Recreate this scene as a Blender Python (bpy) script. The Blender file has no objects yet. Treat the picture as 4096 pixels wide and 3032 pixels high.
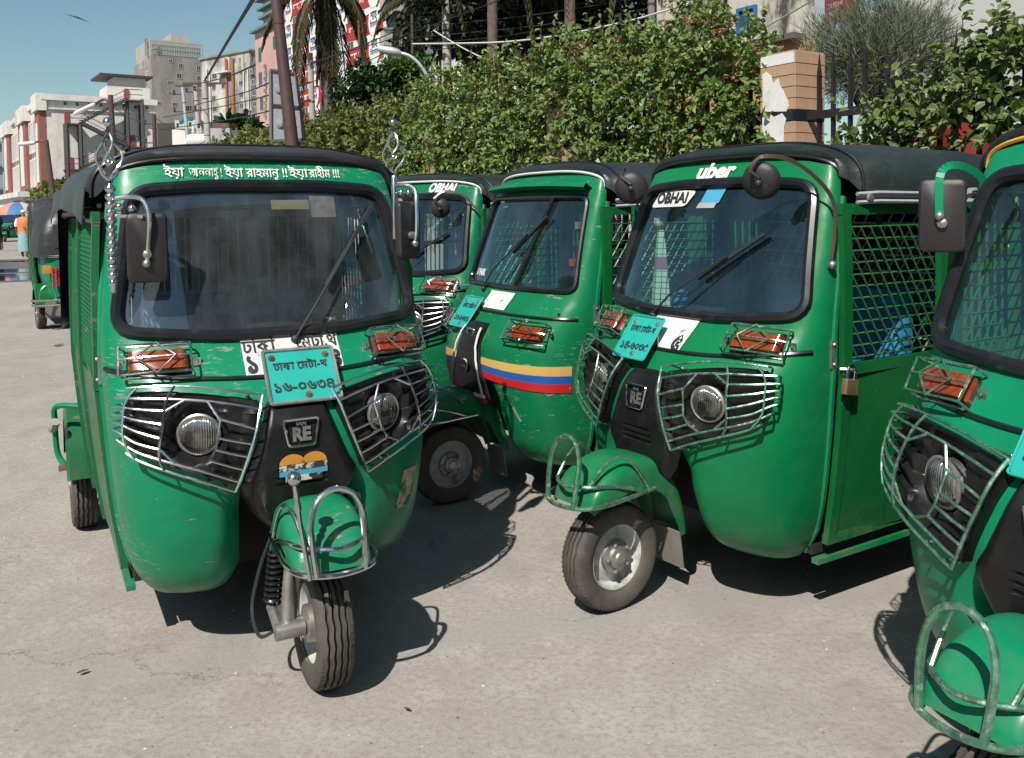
import bpy, bmesh, math, random
from mathutils import Vector, Matrix
R = math.radians
random.seed(7)
scn = bpy.context.scene
COL = scn.collection

# ------------------------------------------------------------------ camera
cam_d = bpy.data.cameras.new('camera')
cam = bpy.data.objects.new('camera', cam_d); COL.objects.link(cam)
cam_d.sensor_width = 36.0
cam_d.lens = 36.0 * 3585.6 / 4096.0
cam_d.shift_y = -(1516.0 - 1026.5) / 4096.0
cam_d.clip_start = 0.05; cam_d.clip_end = 2000.0
cam.matrix_world = (Matrix.Translation((0, 0, 1.5057)) @ Matrix.Rotation(R(90 - 2.999), 4, 'X')
                    @ Matrix.Rotation(R(-0.6258), 4, 'Z'))
scn.camera = cam
# ------------------------------------------------------------------ sky and sun
SUN_AZ = math.atan2(-0.36, -0.93)      # where the sun stands, seen from above (x, y)
SUN_EL = R(48)
w = bpy.data.worlds.new('World'); scn.world = w; w.use_nodes = True
nt = w.node_tree
bg = nt.nodes['Background']
sky = nt.nodes.new('ShaderNodeTexSky'); sky.sky_type = 'NISHITA'; sky.sun_disc = False
sky.sun_elevation = SUN_EL; sky.sun_rotation = SUN_AZ
sky.air_density = 1.0; sky.dust_density = .7; sky.ozone_density = 1.0
# a few thin clouds drifting over the whole sky
tc = nt.nodes.new('ShaderNodeTexCoord')
mp = nt.nodes.new('ShaderNodeMapping'); mp.inputs['Scale'].default_value = (1.6, 1.6, 4.5)
nz = nt.nodes.new('ShaderNodeTexNoise'); nz.inputs['Scale'].default_value = 1.7; nz.inputs['Detail'].default_value = 5
cr = nt.nodes.new('ShaderNodeValToRGB')
cr.color_ramp.elements[0].position = 0.50; cr.color_ramp.elements[0].color = (0, 0, 0, 1)
cr.color_ramp.elements[1].position = 0.80; cr.color_ramp.elements[1].color = (.5, .5, .5, 1)
mx = nt.nodes.new('ShaderNodeMixRGB'); mx.inputs[2].default_value = (6.2, 6.6, 6.8, 1)
nt.links.new(tc.outputs['Generated'], mp.inputs[0]); nt.links.new(mp.outputs[0], nz.inputs['Vector'])
nt.links.new(nz.outputs['Fac'], cr.inputs[0]); nt.links.new(cr.outputs[0], mx.inputs[0])
tint = nt.nodes.new('ShaderNodeMixRGB'); tint.blend_type = 'MULTIPLY'; tint.inputs[0].default_value = 1; tint.inputs[2].default_value = (1.30, 1.50, 1.36, 1)
nt.links.new(sky.outputs[0], tint.inputs[1]); nt.links.new(tint.outputs[0], mx.inputs[1]); nt.links.new(mx.outputs[0], bg.inputs['Color'])
bg.inputs['Strength'].default_value = 0.053
sun_d = bpy.data.lights.new('sun', 'SUN'); sun_d.energy = 5.0; sun_d.angle = R(0.53); sun_d.color = (1.0, 0.93, 0.84)
sun = bpy.data.objects.new('sun', sun_d); COL.objects.link(sun)
_sd = Vector((math.sin(SUN_AZ) * math.cos(SUN_EL), math.cos(SUN_AZ) * math.cos(SUN_EL), math.sin(SUN_EL)))
sun.rotation_euler = _sd.to_track_quat('Z', 'Y').to_euler(); sun.location = (0, 0, 30)
vs = scn.view_settings
vs.view_transform = 'Standard'; vs.look = 'None'; vs.exposure = 0.38; vs.gamma = 1.0; vs.use_curve_mapping = False
scn.cycles.max_bounces = 7; scn.cycles.transparent_max_bounces = 16
scn.cycles.use_denoising = True

# ------------------------------------------------------------------ mesh helpers
def V(*a): return Vector(a)
class MB:
    def __init__(s): s.v = []; s.f = []
    def add(s, vs, fs):
        b = len(s.v); s.v += [tuple(q) for q in vs]; s.f += [tuple(i + b for i in f) for f in fs]; return s
    def box(s, c, size, m=None):
        x, y, z = size[0] / 2, size[1] / 2, size[2] / 2; c = Vector(c)
        p = [V(i * x, j * y, k * z) for i in (-1, 1) for j in (-1, 1) for k in (-1, 1)]
        if m: p = [m @ q for q in p]
        return s.add([q + c for q in p], [(0, 1, 3, 2), (4, 6, 7, 5), (0, 4, 5, 1), (2, 3, 7, 6), (0, 2, 6, 4), (1, 5, 7, 3)])
    def box2(s, a, b):
        return s.box([(a[i] + b[i]) / 2 for i in range(3)], [abs(b[i] - a[i]) for i in range(3)])
    def bar(s, p, q, w, h=None, up=(0, 0, 1)):
        p = Vector(p); q = Vector(q); h = h or w; d = (q - p).normalized(); up = Vector(up)
        a = d.cross(up)
        if a.length < 1e-4: a = d.cross(V(1, 0, 0))
        a.normalize(); b = a.cross(d)
        r = []
        for t in (p, q):
            for i, j in ((-1, -1), (1, -1), (1, 1), (-1, 1)): r.append(t + a * (i * w / 2) + b * (j * h / 2))
        return s.add(r, [(3, 2, 1, 0), (4, 5, 6, 7)] + [(i, (i + 1) % 4, (i + 1) % 4 + 4, i + 4) for i in range(4)])
    def tube(s, pts, r, n=6, closed=False):
        pts = [Vector(p) for p in pts]; N = len(pts); rr = r if isinstance(r, (list, tuple)) else [r] * N
        T = []
        for i in range(N):
            if closed: d = pts[(i + 1) % N] - pts[i - 1]
            else: d = pts[min(i + 1, N - 1)] - pts[max(i - 1, 0)]
            T.append(d.normalized() if d.length > 1e-9 else V(0, 0, 1))
        a = T[0].cross(V(0, 0, 1))
        if a.length < 1e-3: a = T[0].cross(V(1, 0, 0))
        a.normalize(); vs = []
        for i in range(N):
            a = a - T[i] * a.dot(T[i])
            if a.length < 1e-6: a = T[i].orthogonal()
            a.normalize(); b = T[i].cross(a)
            for k in range(n):
                t = 2 * math.pi * k / n; vs.append(pts[i] + (a * math.cos(t) + b * math.sin(t)) * rr[i])
        fs = []
        for i in range(N if closed else N - 1):
            j = (i + 1) % N
            for k in range(n): fs.append((i * n + k, i * n + (k + 1) % n, j * n + (k + 1) % n, j * n + k))
        if not closed: fs += [tuple(range(n - 1, -1, -1)), tuple((N - 1) * n + k for k in range(n))]
        return s.add(vs, fs)
    def lathe(s, prof, o=(0, 0, 0), ax=(0, 0, 1), n=24, caps=True):
        o = Vector(o); ax = Vector(ax).normalized(); a = ax.orthogonal().normalized(); b = ax.cross(a); vs = []
        for r, h in prof:
            for k in range(n):
                t = 2 * math.pi * k / n; vs.append(o + ax * h + (a * math.cos(t) + b * math.sin(t)) * r)
        m = len(prof); fs = [(i * n + k, i * n + (k + 1) % n, (i + 1) * n + (k + 1) % n, (i + 1) * n + k) for i in range(m - 1) for k in range(n)]
        if caps: fs += [tuple(range(n - 1, -1, -1)), tuple((m - 1) * n + k for k in range(n))]
        return s.add(vs, fs)
    def sphere(s, c, r, n=10, sc=(1, 1, 1)):
        c = Vector(c); vs = [c + V(0, 0, r * sc[2])]; m = max(4, n // 2 + 1)
        for i in range(1, m):
            t = math.pi * i / m
            for k in range(n):
                q = 2 * math.pi * k / n
                vs.append(c + V(r * sc[0] * math.sin(t) * math.cos(q), r * sc[1] * math.sin(t) * math.sin(q), r * sc[2] * math.cos(t)))
        vs.append(c - V(0, 0, r * sc[2])); fs = [(0, 1 + k, 1 + (k + 1) % n) for k in range(n)]
        for i in range(m - 2):
            for k in range(n): fs.append((1 + i * n + k, 1 + (i + 1) * n + k, 1 + (i + 1) * n + (k + 1) % n, 1 + i * n + (k + 1) % n))
        e = len(vs) - 1; b = 1 + (m - 2) * n
        fs += [(e, b + (k + 1) % n, b + k) for k in range(n)]
        return s.add(vs, fs)
    def grid(s, fn, nu, nv, keep=None, flip=False, cu=False):
        vs = [fn(i / (nu if cu else nu - 1) , j / (nv - 1)) for j in range(nv) for i in range(nu)]; fs = []
        for j in range(nv - 1):
            for i in range(nu if cu else nu - 1):
                k = (i + 1) % nu
                f = (j * nu + i, j * nu + k, (j + 1) * nu + k, (j + 1) * nu + i)
                if keep and not keep((i + .5) / (nu - 1), (j + .5) / (nv - 1)): continue
                fs.append(f[::-1] if flip else f)
        used = sorted(set(q for f in fs for q in f)); mpx = {q: i for i, q in enumerate(used)}
        return s.add([vs[q] for q in used], [tuple(mpx[q] for q in f) for f in fs])
    def prism(s, pts, d):
        d = Vector(d); n = len(pts); pts = [Vector(p) for p in pts]
        return s.add(pts + [p + d for p in pts], [tuple(range(n - 1, -1, -1)), tuple(range(n, 2 * n))] + [(i, (i + 1) % n, (i + 1) % n + n, i + n) for i in range(n)])
    def mesh(s, name, mat, smooth=40, bevel=0, solid=0):
        me = bpy.data.meshes.new(name); me.from_pydata(s.v, [], s.f)
        if bevel or solid or True:
            bm = bmesh.new(); bm.from_mesh(me)
            bmesh.ops.recalc_face_normals(bm, faces=bm.faces) if smooth is not False else None
            if solid: bmesh.ops.solidify(bm, geom=list(bm.faces), thickness=solid)
            if bevel:
                ed = [e for e in bm.edges if len(e.link_faces) == 2 and e.calc_face_angle(0) > R(35)]
                bmesh.ops.bevel(bm, geom=ed, offset=bevel, segments=2, affect='EDGES', profile=.6, clamp_overlap=True)
            bm.to_mesh(me); bm.free()
        if smooth:
            me.shade_smooth(); me.set_sharp_from_angle(angle=R(smooth))
        if mat: me.materials.append(mat)
        return me
    def build(s, name, mat, parent=None, **k):
        return link(name, s.mesh(name, mat, **k), parent)
def link(name, me, parent=None):
    o = bpy.data.objects.new(name, me); COL.objects.link(o)
    if parent: o.parent = parent
    return o
def tag(o, label=None, cat=None, group=None, kind=None):
    if label: o['label'] = label
    if cat: o['category'] = cat
    if group: o['group'] = group
    if kind: o['kind'] = kind
    return o
def empty(name, loc=(0, 0, 0), rz=0):
    o = bpy.data.objects.new(name, None); COL.objects.link(o); o.location = loc; o.rotation_euler = (0, 0, rz)
    o.empty_display_size = .2; return o
def lerp(a, b, t): return a + (b - a) * t
def curve(tab):                      # smooth monotone interpolation through a table
    xs = [t[0] for t in tab]; ys = [t[1] for t in tab]; n = len(xs)
    d = [(ys[i + 1] - ys[i]) / (xs[i + 1] - xs[i]) for i in range(n - 1)]
    m = [d[0]] + [0 if d[i - 1] * d[i] <= 0 else 2 * d[i - 1] * d[i] / (d[i - 1] + d[i]) for i in range(1, n - 1)] + [d[-1]]
    def f(x):
        if x <= xs[0]: return ys[0]
        if x >= xs[-1]: return ys[-1]
        i = 0
        while x > xs[i + 1]: i += 1
        h = xs[i + 1] - xs[i]; t = (x - xs[i]) / h
        return ((1 + 2 * t) * (1 - t) ** 2 * ys[i] + t * (1 - t) ** 2 * h * m[i] + t * t * (3 - 2 * t) * ys[i + 1] + t * t * (t - 1) * h * m[i + 1])
    return f
def smoothpath(pts, k=6, closed=False):   # catmull-rom
    pts = [Vector(p) for p in pts]; n = len(pts); out = []
    for i in range(n if closed else n - 1):
        p0 = pts[i - 1] if (i > 0 or closed) else pts[0]; p1 = pts[i]; p2 = pts[(i + 1) % n]; p3 = pts[(i + 2) % n] if (i + 2 < n or closed) else pts[-1]
        for j in range(k):
            t = j / k
            out.append(.5 * ((2 * p1) + (p2 - p0) * t + (2 * p0 - 5 * p1 + 4 * p2 - p3) * t * t + (3 * p1 - p0 - 3 * p2 + p3) * t ** 3))
    if not closed: out.append(pts[-1])
    return out
def text_mesh(body, size, bold=0.0, shear=0.0):
    c = bpy.data.curves.new('lettering', 'FONT'); c.body = body; c.size = size; c.align_x = 'CENTER'; c.align_y = 'CENTER'; c.resolution_u = 3
    c.offset = bold; c.shear = shear
    o = bpy.data.objects.new('lettering', c); COL.objects.link(o)
    dg = bpy.context.evaluated_depsgraph_get(); me = bpy.data.meshes.new_from_object(o.evaluated_get(dg))
    vs = [q.co.copy() for q in me.vertices]; fs = [tuple(p.vertices) for p in me.polygons]
    bpy.data.objects.remove(o); bpy.data.curves.remove(c); bpy.data.meshes.remove(me)
    return vs, fs
def lettering(body, size, fn, mat, parent, name='lettering', bold=0, shear=0, width=None, back=0, mirror=False):
    vs, fs = text_mesh(body, size, bold, shear)
    if not vs: return None
    if width:
        w_ = max(q.x for q in vs) - min(q.x for q in vs); k = width / w_
        for q in vs: q.x *= k
    m = MB().add([fn(q.x, q.y) for q in vs], fs)
    return m.build(name, mat, parent, smooth=False)

# ------------------------------------------------------------------ materials
MATS = {}
def nodes(name):
    m = bpy.data.materials.new(name); m.use_nodes = True; t = m.node_tree
    return m, t, t.nodes['Principled BSDF'], t.links
def tex(t, kind='Noise', scale=5, detail=4, rough=.55, co='Object', mapping=None):
    c = t.nodes.new('ShaderNodeTexCoord'); n = t.nodes.new('ShaderNodeTex' + kind)
    n.inputs['Scale'].default_value = scale
    if kind == 'Noise': n.inputs['Detail'].default_value = detail; n.inputs['Roughness'].default_value = rough
    src = c.outputs[co]
    if mapping:
        mm = t.nodes.new('ShaderNodeMapping'); mm.inputs['Scale'].default_value = mapping
        t.links.new(src, mm.inputs[0]); src = mm.outputs[0]
    t.links.new(src, n.inputs['Vector']); return n
def ramp(t, src, stops):
    r = t.nodes.new('ShaderNodeValToRGB'); e = r.color_ramp.elements
    while len(e) < len(stops): e.new(.5)
    for q, (p, c) in zip(e, stops): q.position = p; q.color = c if len(c) == 4 else (*c, 1)
    t.links.new(src, r.inputs[0]); return r
def mix(t, fac, a, b, mode='MIX'):
    n = t.nodes.new('ShaderNodeMixRGB'); n.blend_type = mode
    for i, x in ((0, fac), (1, a), (2, b)):
        if isinstance(x, (int, float)): n.inputs[i].default_value = x
        elif isinstance(x, (tuple, list)): n.inputs[i].default_value = x if len(x) == 4 else (*x, 1)
        else: t.links.new(x, n.inputs[i])
    return n.outputs[0]
def bump(t, b, src, strength=.2, dist=.01):
    n = t.nodes.new('ShaderNodeBump'); n.inputs['Strength'].default_value = strength; n.inputs['Distance'].default_value = dist
    t.links.new(src, n.inputs['Height']); t.links.new(n.outputs[0], b.inputs['Normal'])
def mat(name, col, rough=.5, metal=0, coat=0, var=.0, vscale=6, bmp=0, bscale=30, spec=.5, co='Object', dirt=None, dscale=4, dmin=.55, dmax=.75):
    if name in MATS: return MATS[name]
    m, t, b, L = nodes(name)
    b.inputs['Roughness'].default_value = rough; b.inputs['Metallic'].default_value = metal
    b.inputs['Specular IOR Level'].default_value = spec; b.inputs['Coat Weight'].default_value = coat; b.inputs['Coat Roughness'].default_value = .12
    base = (*col, 1); src = None
    if var:
        n = tex(t, 'Noise', vscale, 5, .6, co)
        lo = tuple(c * (1 - var) for c in col); hi = tuple(min(1, c * (1 + var)) for c in col)
        src = ramp(t, n.outputs['Fac'], [(.3, lo), (.7, hi)]).outputs[0]
    if dirt:
        n2 = tex(t, 'Noise', dscale, 8, .7, co); fac = ramp(t, n2.outputs['Fac'], [(dmin, (0, 0, 0)), (dmax, (1, 1, 1))]).outputs[0]
        src = mix(t, fac, src if src else base, dirt)
        rr = t.nodes.new('ShaderNodeMapRange'); rr.inputs['To Min'].default_value = rough; rr.inputs['To Max'].default_value = min(1, rough + .35)
        L.new(fac, rr.inputs['Value']); L.new(rr.outputs[0], b.inputs['Roughness'])
    if src: L.new(src, b.inputs['Base Color'])
    else: b.inputs['Base Color'].default_value = base
    if bmp: bump(t, b, tex(t, 'Noise', bscale, 4, .6, co).outputs['Fac'], bmp)
    MATS[name] = m; return m

def paint(name, col, seed=0.0, chips=.66, wear=(.23, .22, .17), scr=0):
    """enamel paint: slight fading, road dust low down, chips and scratches"""
    m, t, b, L = nodes(name)
    c = t.nodes.new('ShaderNodeTexCoord'); mp = t.nodes.new('ShaderNodeMapping'); mp.inputs['Location'].default_value = (seed, seed * 1.7, 0)
    L.new(c.outputs['Object'], mp.inputs[0])
    def nz_(scale, det, sc=(1, 1, 1)):
        m2 = t.nodes.new('ShaderNodeMapping'); m2.inputs['Scale'].default_value = sc; L.new(mp.outputs[0], m2.inputs[0])
        n = t.nodes.new('ShaderNodeTexNoise'); n.inputs['Scale'].default_value = scale; n.inputs['Detail'].default_value = det; n.inputs['Roughness'].default_value = .65
        L.new(m2.outputs[0], n.inputs['Vector']); return n.outputs['Fac']
    fade = ramp(t, nz_(2.2, 5), [(.35, tuple(q * .88 for q in col)), (.7, tuple(min(1, q * 1.12 + .004) for q in col))]).outputs[0]
    dust = ramp(t, nz_(5, 8), [(.45, (0, 0, 0)), (.85, (.04, .04, .04))]).outputs[0]
    base = mix(t, dust, fade, (.16, .20, .13))
    chip = ramp(t, nz_(9, 9, (1, 1, 4.5)), [(chips, (0, 0, 0)), (chips + .015, (1, 1, 1))]).outputs[0]
    base = mix(t, chip, base, wear)
    if scr:
        fine = ramp(t, nz_(20, 8, (1, 1, 6)), [(.575, (0, 0, 0)), (.60, (1, 1, 1))]).outputs[0]; area = ramp(t, nz_(1.9, 3), [(.50, (0, 0, 0)), (.60, (scr, scr, scr))]).outputs[0]
        base = mix(t, mix(t, 1, fine, area, 'MULTIPLY'), base, (.21, .25, .18))
        dk = ramp(t, nz_(7, 9), [(.60, (0, 0, 0)), (.68, (.7, .7, .7))]).outputs[0]; base = mix(t, mix(t, 1, dk, area, 'MULTIPLY'), base, (.02, .03, .02))
    sz = t.nodes.new('ShaderNodeSeparateXYZ'); L.new(c.outputs['Object'], sz.inputs[0])
    low = ramp(t, sz.outputs['Z'], [(.22, (.45, .45, .45)), (.42, (0, 0, 0))]).outputs[0]; mud = ramp(t, nz_(8, 8), [(.42, (0, 0, 0)), (.68, (.9, .9, .9))]).outputs[0]
    base = mix(t, mix(t, 1, low, mud, 'MULTIPLY'), base, (.17, .15, .12))
    L.new(base, b.inputs['Base Color'])
    rg = t.nodes.new('ShaderNodeMapRange'); rg.inputs['To Min'].default_value = .22; rg.inputs['To Max'].default_value = .5
    L.new(nz_(6, 6), rg.inputs['Value']); L.new(rg.outputs[0], b.inputs['Roughness'])
    b.inputs['Specular IOR Level'].default_value = .22; b.inputs['Coat Weight'].default_value = .08; b.inputs['Coat Roughness'].default_value = .12
    bump(t, b, nz_(3.2, 3), .42, .022)
    return m
GREEN = {'a': paint('green_paint', (.002, .185, .088), 0.0, .650, scr=.8), 'd': paint('green_paint_fresh', (.0015, .148, .049), 3.1, .72),
         'c': paint('green_paint_worn', (.002, .142, .055), 6.3, .645, scr=.7), 'b': paint('green_paint_faded', (.003, .135, .058), 9.2, .64, scr=.8),
         'e': paint('green_paint_bright', (.0015, .188, .088), 12.5, .72)}
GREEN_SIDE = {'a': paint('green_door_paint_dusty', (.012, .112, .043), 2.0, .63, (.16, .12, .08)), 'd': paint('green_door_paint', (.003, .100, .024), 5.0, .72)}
BLACKP = mat('black_plastic', (.009, .009, .010), .33, var=.3, vscale=9, bmp=.04, dirt=(.026, .024, .022), dscale=7, dmin=.5, dmax=.85, spec=.32)
RUBBER = mat('black_rubber', (.009, .010, .013), .30, dirt=(.03, .03, .03), dscale=8, dmin=.5, dmax=.9)
TYRE = mat('tyre_rubber', (.055, .049, .045), .8, var=.3, vscale=14, dirt=(.12, .105, .093), dscale=5, dmin=.42, dmax=.85)
CHROME = mat('chrome', (.62, .62, .62), .17, 1, dirt=(.25, .2, .17), dscale=16, dmin=.55, dmax=.8)
STEEL = mat('dull_steel', (.36, .35, .34), .42, .8, var=.25, vscale=20, dirt=(.13, .085, .06), dscale=9, dmin=.52, dmax=.8)
RUST = mat('rusty_metal', (.13, .065, .04), .8, .2, var=.5, vscale=18, bmp=.2)
DARK = mat('dark_underbody', (.012, .012, .012), .8)
VINYL = {}
def vinyl(name, col, seed=0):
    if name in VINYL: return VINYL[name]
    m, t, b, L = nodes(name)
    n = tex(t, 'Noise', 2.5 + seed, 5, .6); n2 = tex(t, 'Noise', 160, 2, .5); n3 = tex(t, 'Noise', 3 + seed, 4, .5, mapping=(1, 1, 2.5))
    c = ramp(t, n.outputs['Fac'], [(.3, tuple(q * .8 for q in col)), (.75, tuple(q * 1.35 for q in col))]).outputs[0]
    dust = ramp(t, tex(t, 'Noise', 7, 8, .7).outputs['Fac'], [(.5, (0, 0, 0)), (.9, (.35, .35, .35))]).outputs[0]
    L.new(mix(t, dust, c, (.14, .13, .115)), b.inputs['Base Color'])
    b.inputs['Roughness'].default_value = .42; b.inputs['Specular IOR Level'].default_value = .45
    bb = t.nodes.new('ShaderNodeBump'); bb.inputs['Strength'].default_value = .5; bb.inputs['Distance'].default_value = .03; L.new(n3.outputs['Fac'], bb.inputs['Height'])
    b2 = t.nodes.new('ShaderNodeBump'); b2.inputs['Strength'].default_value = .12; b2.inputs['Distance'].default_value = .002; L.new(n2.outputs['Fac'], b2.inputs['Height'])
    L.new(bb.outputs[0], b2.inputs['Normal']); L.new(b2.outputs[0], b.inputs['Normal'])
    VINYL[name] = m; return m
def glass(name, tint, dustcol=(.35, .38, .4), dust=.05, spec=1.0):
    m = bpy.data.materials.new(name); m.use_nodes = True; t = m.node_tree; t.nodes.clear(); L = t.links
    out = t.nodes.new('ShaderNodeOutputMaterial'); tr = t.nodes.new('ShaderNodeBsdfTransparent'); tr.inputs[0].default_value = (*tint, 1)
    gl = t.nodes.new('ShaderNodeBsdfGlossy'); gl.inputs['Roughness'].default_value = .03; gl.inputs['Color'].default_value = (spec * .78, spec * .96, spec, 1)
    lw = t.nodes.new('ShaderNodeLayerWeight'); lw.inputs[0].default_value = .5; p5 = t.nodes.new('ShaderNodeMath'); p5.operation = 'POWER'; p5.inputs[1].default_value = 5; L.new(lw.outputs['Facing'], p5.inputs[0])
    fr = t.nodes.new('ShaderNodeMath'); fr.operation = 'MULTIPLY_ADD'; fr.inputs[1].default_value = .5; fr.inputs[2].default_value = .045; L.new(p5.outputs[0], fr.inputs[0])
    df = t.nodes.new('ShaderNodeBsdfDiffuse'); df.inputs[0].default_value = (*dustcol, 1)
    n = tex(t, 'Noise', 4, 6, .65, mapping=(1, 1, .35)); r = ramp(t, n.outputs['Fac'], [(.4, (dust * .25,) * 3), (.75, (dust * 1.8,) * 3)])
    m1 = t.nodes.new('ShaderNodeMixShader'); m2 = t.nodes.new('ShaderNodeMixShader')
    L.new(r.outputs[0], m1.inputs[0]); L.new(tr.outputs[0], m1.inputs[1]); L.new(df.outputs[0], m1.inputs[2])
    k = t.nodes.new('ShaderNodeMath'); k.operation = 'MULTIPLY'; k.inputs[1].default_value = 3.0; L.new(fr.outputs[0], k.inputs[0])
    L.new(k.outputs[0], m2.inputs[0]); L.new(m1.outputs[0], m2.inputs[1]); L.new(gl.outputs[0], m2.inputs[2]); L.new(m2.outputs[0], out.inputs[0])
    return m
GLASS = {'a': glass('windscreen_glass', (.72, .77, .80), dustcol=(.36, .42, .47), dust=.085), 'd': glass('windscreen_glass_tinted', (.62, .92, .94), dustcol=(.24, .40, .44), dust=.04)}
AMBER = mat('amber_lens', (.20, .034, .006), .14, coat=.6, var=.45, vscale=40)
REDLENS = mat('red_lens', (.35, .02, .02), .18, coat=.6)
WHITEP = mat('white_paint', (.56, .56, .54), .55, var=.08, dirt=(.30, .30, .27), dscale=9, dmin=.55, dmax=.72)
WORNWHITE = mat('worn_white_paint', (.56, .56, .54), .6, var=.06, dirt=(.05, .16, .10), dscale=13, dmin=.60, dmax=.66)
TEAL = mat('plate_teal', (.015, .33, .285), .4, var=.08, vscale=12)
INK = mat('black_ink', (.02, .025, .03), .5)
WHITEINK = mat('white_lettering', (.62, .62, .60), .6)
CLOTHW = mat('checked_cloth_base', (.5, .45, .36), .9)
BLUESEAT = mat('blue_seat_vinyl', (.03, .19, .38), .45, var=.35, vscale=25, bmp=.08, bscale=60)
def lens_mat():
    m, t, b, L = nodes('headlamp_glass')
    b.inputs['Base Color'].default_value = (.55, .56, .55, 1); b.inputs['Metallic'].default_value = .75; b.inputs['Roughness'].default_value = .14
    b.inputs['Coat Weight'].default_value = 1; b.inputs['Coat Roughness'].default_value = .03
    c = t.nodes.new('ShaderNodeTexCoord'); wv = t.nodes.new('ShaderNodeTexWave'); wv.bands_direction = 'Y'; wv.inputs['Scale'].default_value = 42; wv.inputs['Distortion'].default_value = 1.0
    L.new(c.outputs['Object'], wv.inputs[0]); bump(t, b, wv.outputs['Fac'], .6, .004)
    n = tex(t, 'Noise', 9, 3); L.new(ramp(t, n.outputs['Fac'], [(.36, (.04, .038, .036)), (.68, (.62, .62, .60))]).outputs[0], b.inputs['Base Color'])
    return m
LENS = lens_mat()
# ------------------------------------------------------------------ auto rickshaw: body surface
# vehicle frame: x forward, y to the vehicle's left, z up; origin on the ground under the front axle
WT = curve([(.22, .43), (.25, .455), (.30, .485), (.4, .515), (.6, .54), (.8, .555), (1.0, .565), (1.15, .56), (1.4, .535), (1.6, .505), (1.72, .46)])
XN = curve([(.22, -.36), (.25, -.30), (.30, -.245), (.36, -.21), (.5, -.165), (.7, -.140), (.8, -.150), (.9, -.205), (1.0, -.285), (1.07, -.345), (1.3, -.44), (1.6, -.56), (1.72, -.63)])
XB = curve([(.22, -.53), (1.0, -.53), (1.3, -.58), (1.6, -.65), (1.72, -.67)])
NE = 2.8
def SX(y, z):
    t = min(abs(y) / WT(z), 1.0); xb = XB(z); return xb + (XN(z) - xb) * (1 - t ** NE) ** (1 / NE)
def SP(y, z, off=0.0):
    y0 = max(-.985 * WT(z), min(.985 * WT(z), y)); e = .004
    p = V(SX(y0, z), y0, z); du = V(SX(y0 + e, z) - SX(y0 - e, z), 2 * e, 0); dv = V(SX(y0, z + e) - SX(y0, z - e), 0, 2 * e)
    n = du.cross(dv).normalized()
    if n.x < 0: n = -n
    return p + n * off
def zhead(y): return 1.704 - .045 * (min(abs(y), .5) / .47) ** 2.6
def fillet(pts, r, k=5):
    out = []; n = len(pts)
    for i in range(n):
        p = Vector(pts[i]); a = (Vector(pts[i - 1]) - p); b = (Vector(pts[(i + 1) % n]) - p)
        rr = r if not isinstance(r, (list, tuple)) else r[i]
        if rr <= 0: out.append(p); continue
        p0 = p + a.normalized() * rr; p1 = p + b.normalized() * rr
        for j in range(k + 1):
            t = j / k; out.append(p0 * (1 - t) ** 2 + p * 2 * t * (1 - t) + p1 * t * t)
    return out
def densify(pts, step=.02, closed=True):
    out = []; n = len(pts)
    for i in range(n if closed else n - 1):
        a, b = Vector(pts[i]), Vector(pts[(i + 1) % n]); k = max(1, int((b - a).length / step))
        out += [a.lerp(b, j / k) for j in range(k)]
    if not closed: out.append(Vector(pts[-1]))
    return out
def inside(pts, x, y):
    c = False; n = len(pts); j = n - 1
    for i in range(n):
        xi, yi = pts[i][0], pts[i][1]; xj, yj = pts[j][0], pts[j][1]
        if (yi > y) != (yj > y) and x < (xj - xi) * (y - yi) / (yj - yi) + xi: c = not c
        j = i
    return c
def screen_outline(old=False):
    if old: c = [(-.525, 1.10), (0, 1.095), (.525, 1.10), (.455, 1.565), (0, 1.570), (-.455, 1.565)]; r = [.05, 0, .05, .05, 0, .05]
    else: c = [(-.522, 1.118), (-.2, 1.088), (.2, 1.088), (.522, 1.118), (.45, 1.585), (.2, 1.603), (-.2, 1.603), (-.45, 1.585)]; r = [.07, .05, .05, .07, .075, .05, .05, .075]
    return densify(fillet(c, r), .025)
OUT_N = screen_outline(); OUT_O = screen_outline(True)

HLC = (.31, .805)
def cowl_mesh(key):
    old = key == 'old'; out = OUT_O if old else OUT_N; m = MB()
    def fn(u, v):
        ph = (u * 2 - 1) * math.pi / 2; sy = math.sin(ph); yt = math.copysign(abs(sy) ** (2 / NE), sy)
        zt = zhead(yt * .5); z = lerp(.22 + .13 * max(0, (.62 - max(abs(yt), .33)) / .29) ** 2, zt, v); wv = WT(z); xb = XB(z)
        x = xb + (XN(z) - xb) * max(0, math.cos(ph)) ** (2 / NE)
        if z < .66: k = max(0, (.275 - abs(wv * yt)) / .11); x -= .085 * k * k * min(1, (.66 - z) / .12)
        return V(x, wv * yt, z)
    def keep(u, v):
        p = fn(u, v)
        if p.z < .62 and abs(math.sin((u * 2 - 1) * math.pi / 2)) ** (2 / NE) < .33: return False
        if not old:
            yy = abs(p.y)
            if .14 < yy < .475:
                zt_, zb_ = ZTOP(yy), ZBOT(yy)
                if zb_ + .022 < p.z < zt_ - .022 and yy > .112 + .096 * (zt_ - p.z) / (zt_ - zb_) + .022: return False
        return not inside(out, p.y, p.z)
    m.grid(fn, 97, 90, keep)
    for s in (-1, 1):                                   # inner faces of the two leg shields
        m.grid(lambda u, v: V(lerp(SX(.168, lerp(.36, .64, v)) - .10, -.52, u), s * lerp(.170, .20, u), lerp(.36, .64, v)), 6, 14)
    return m
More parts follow.
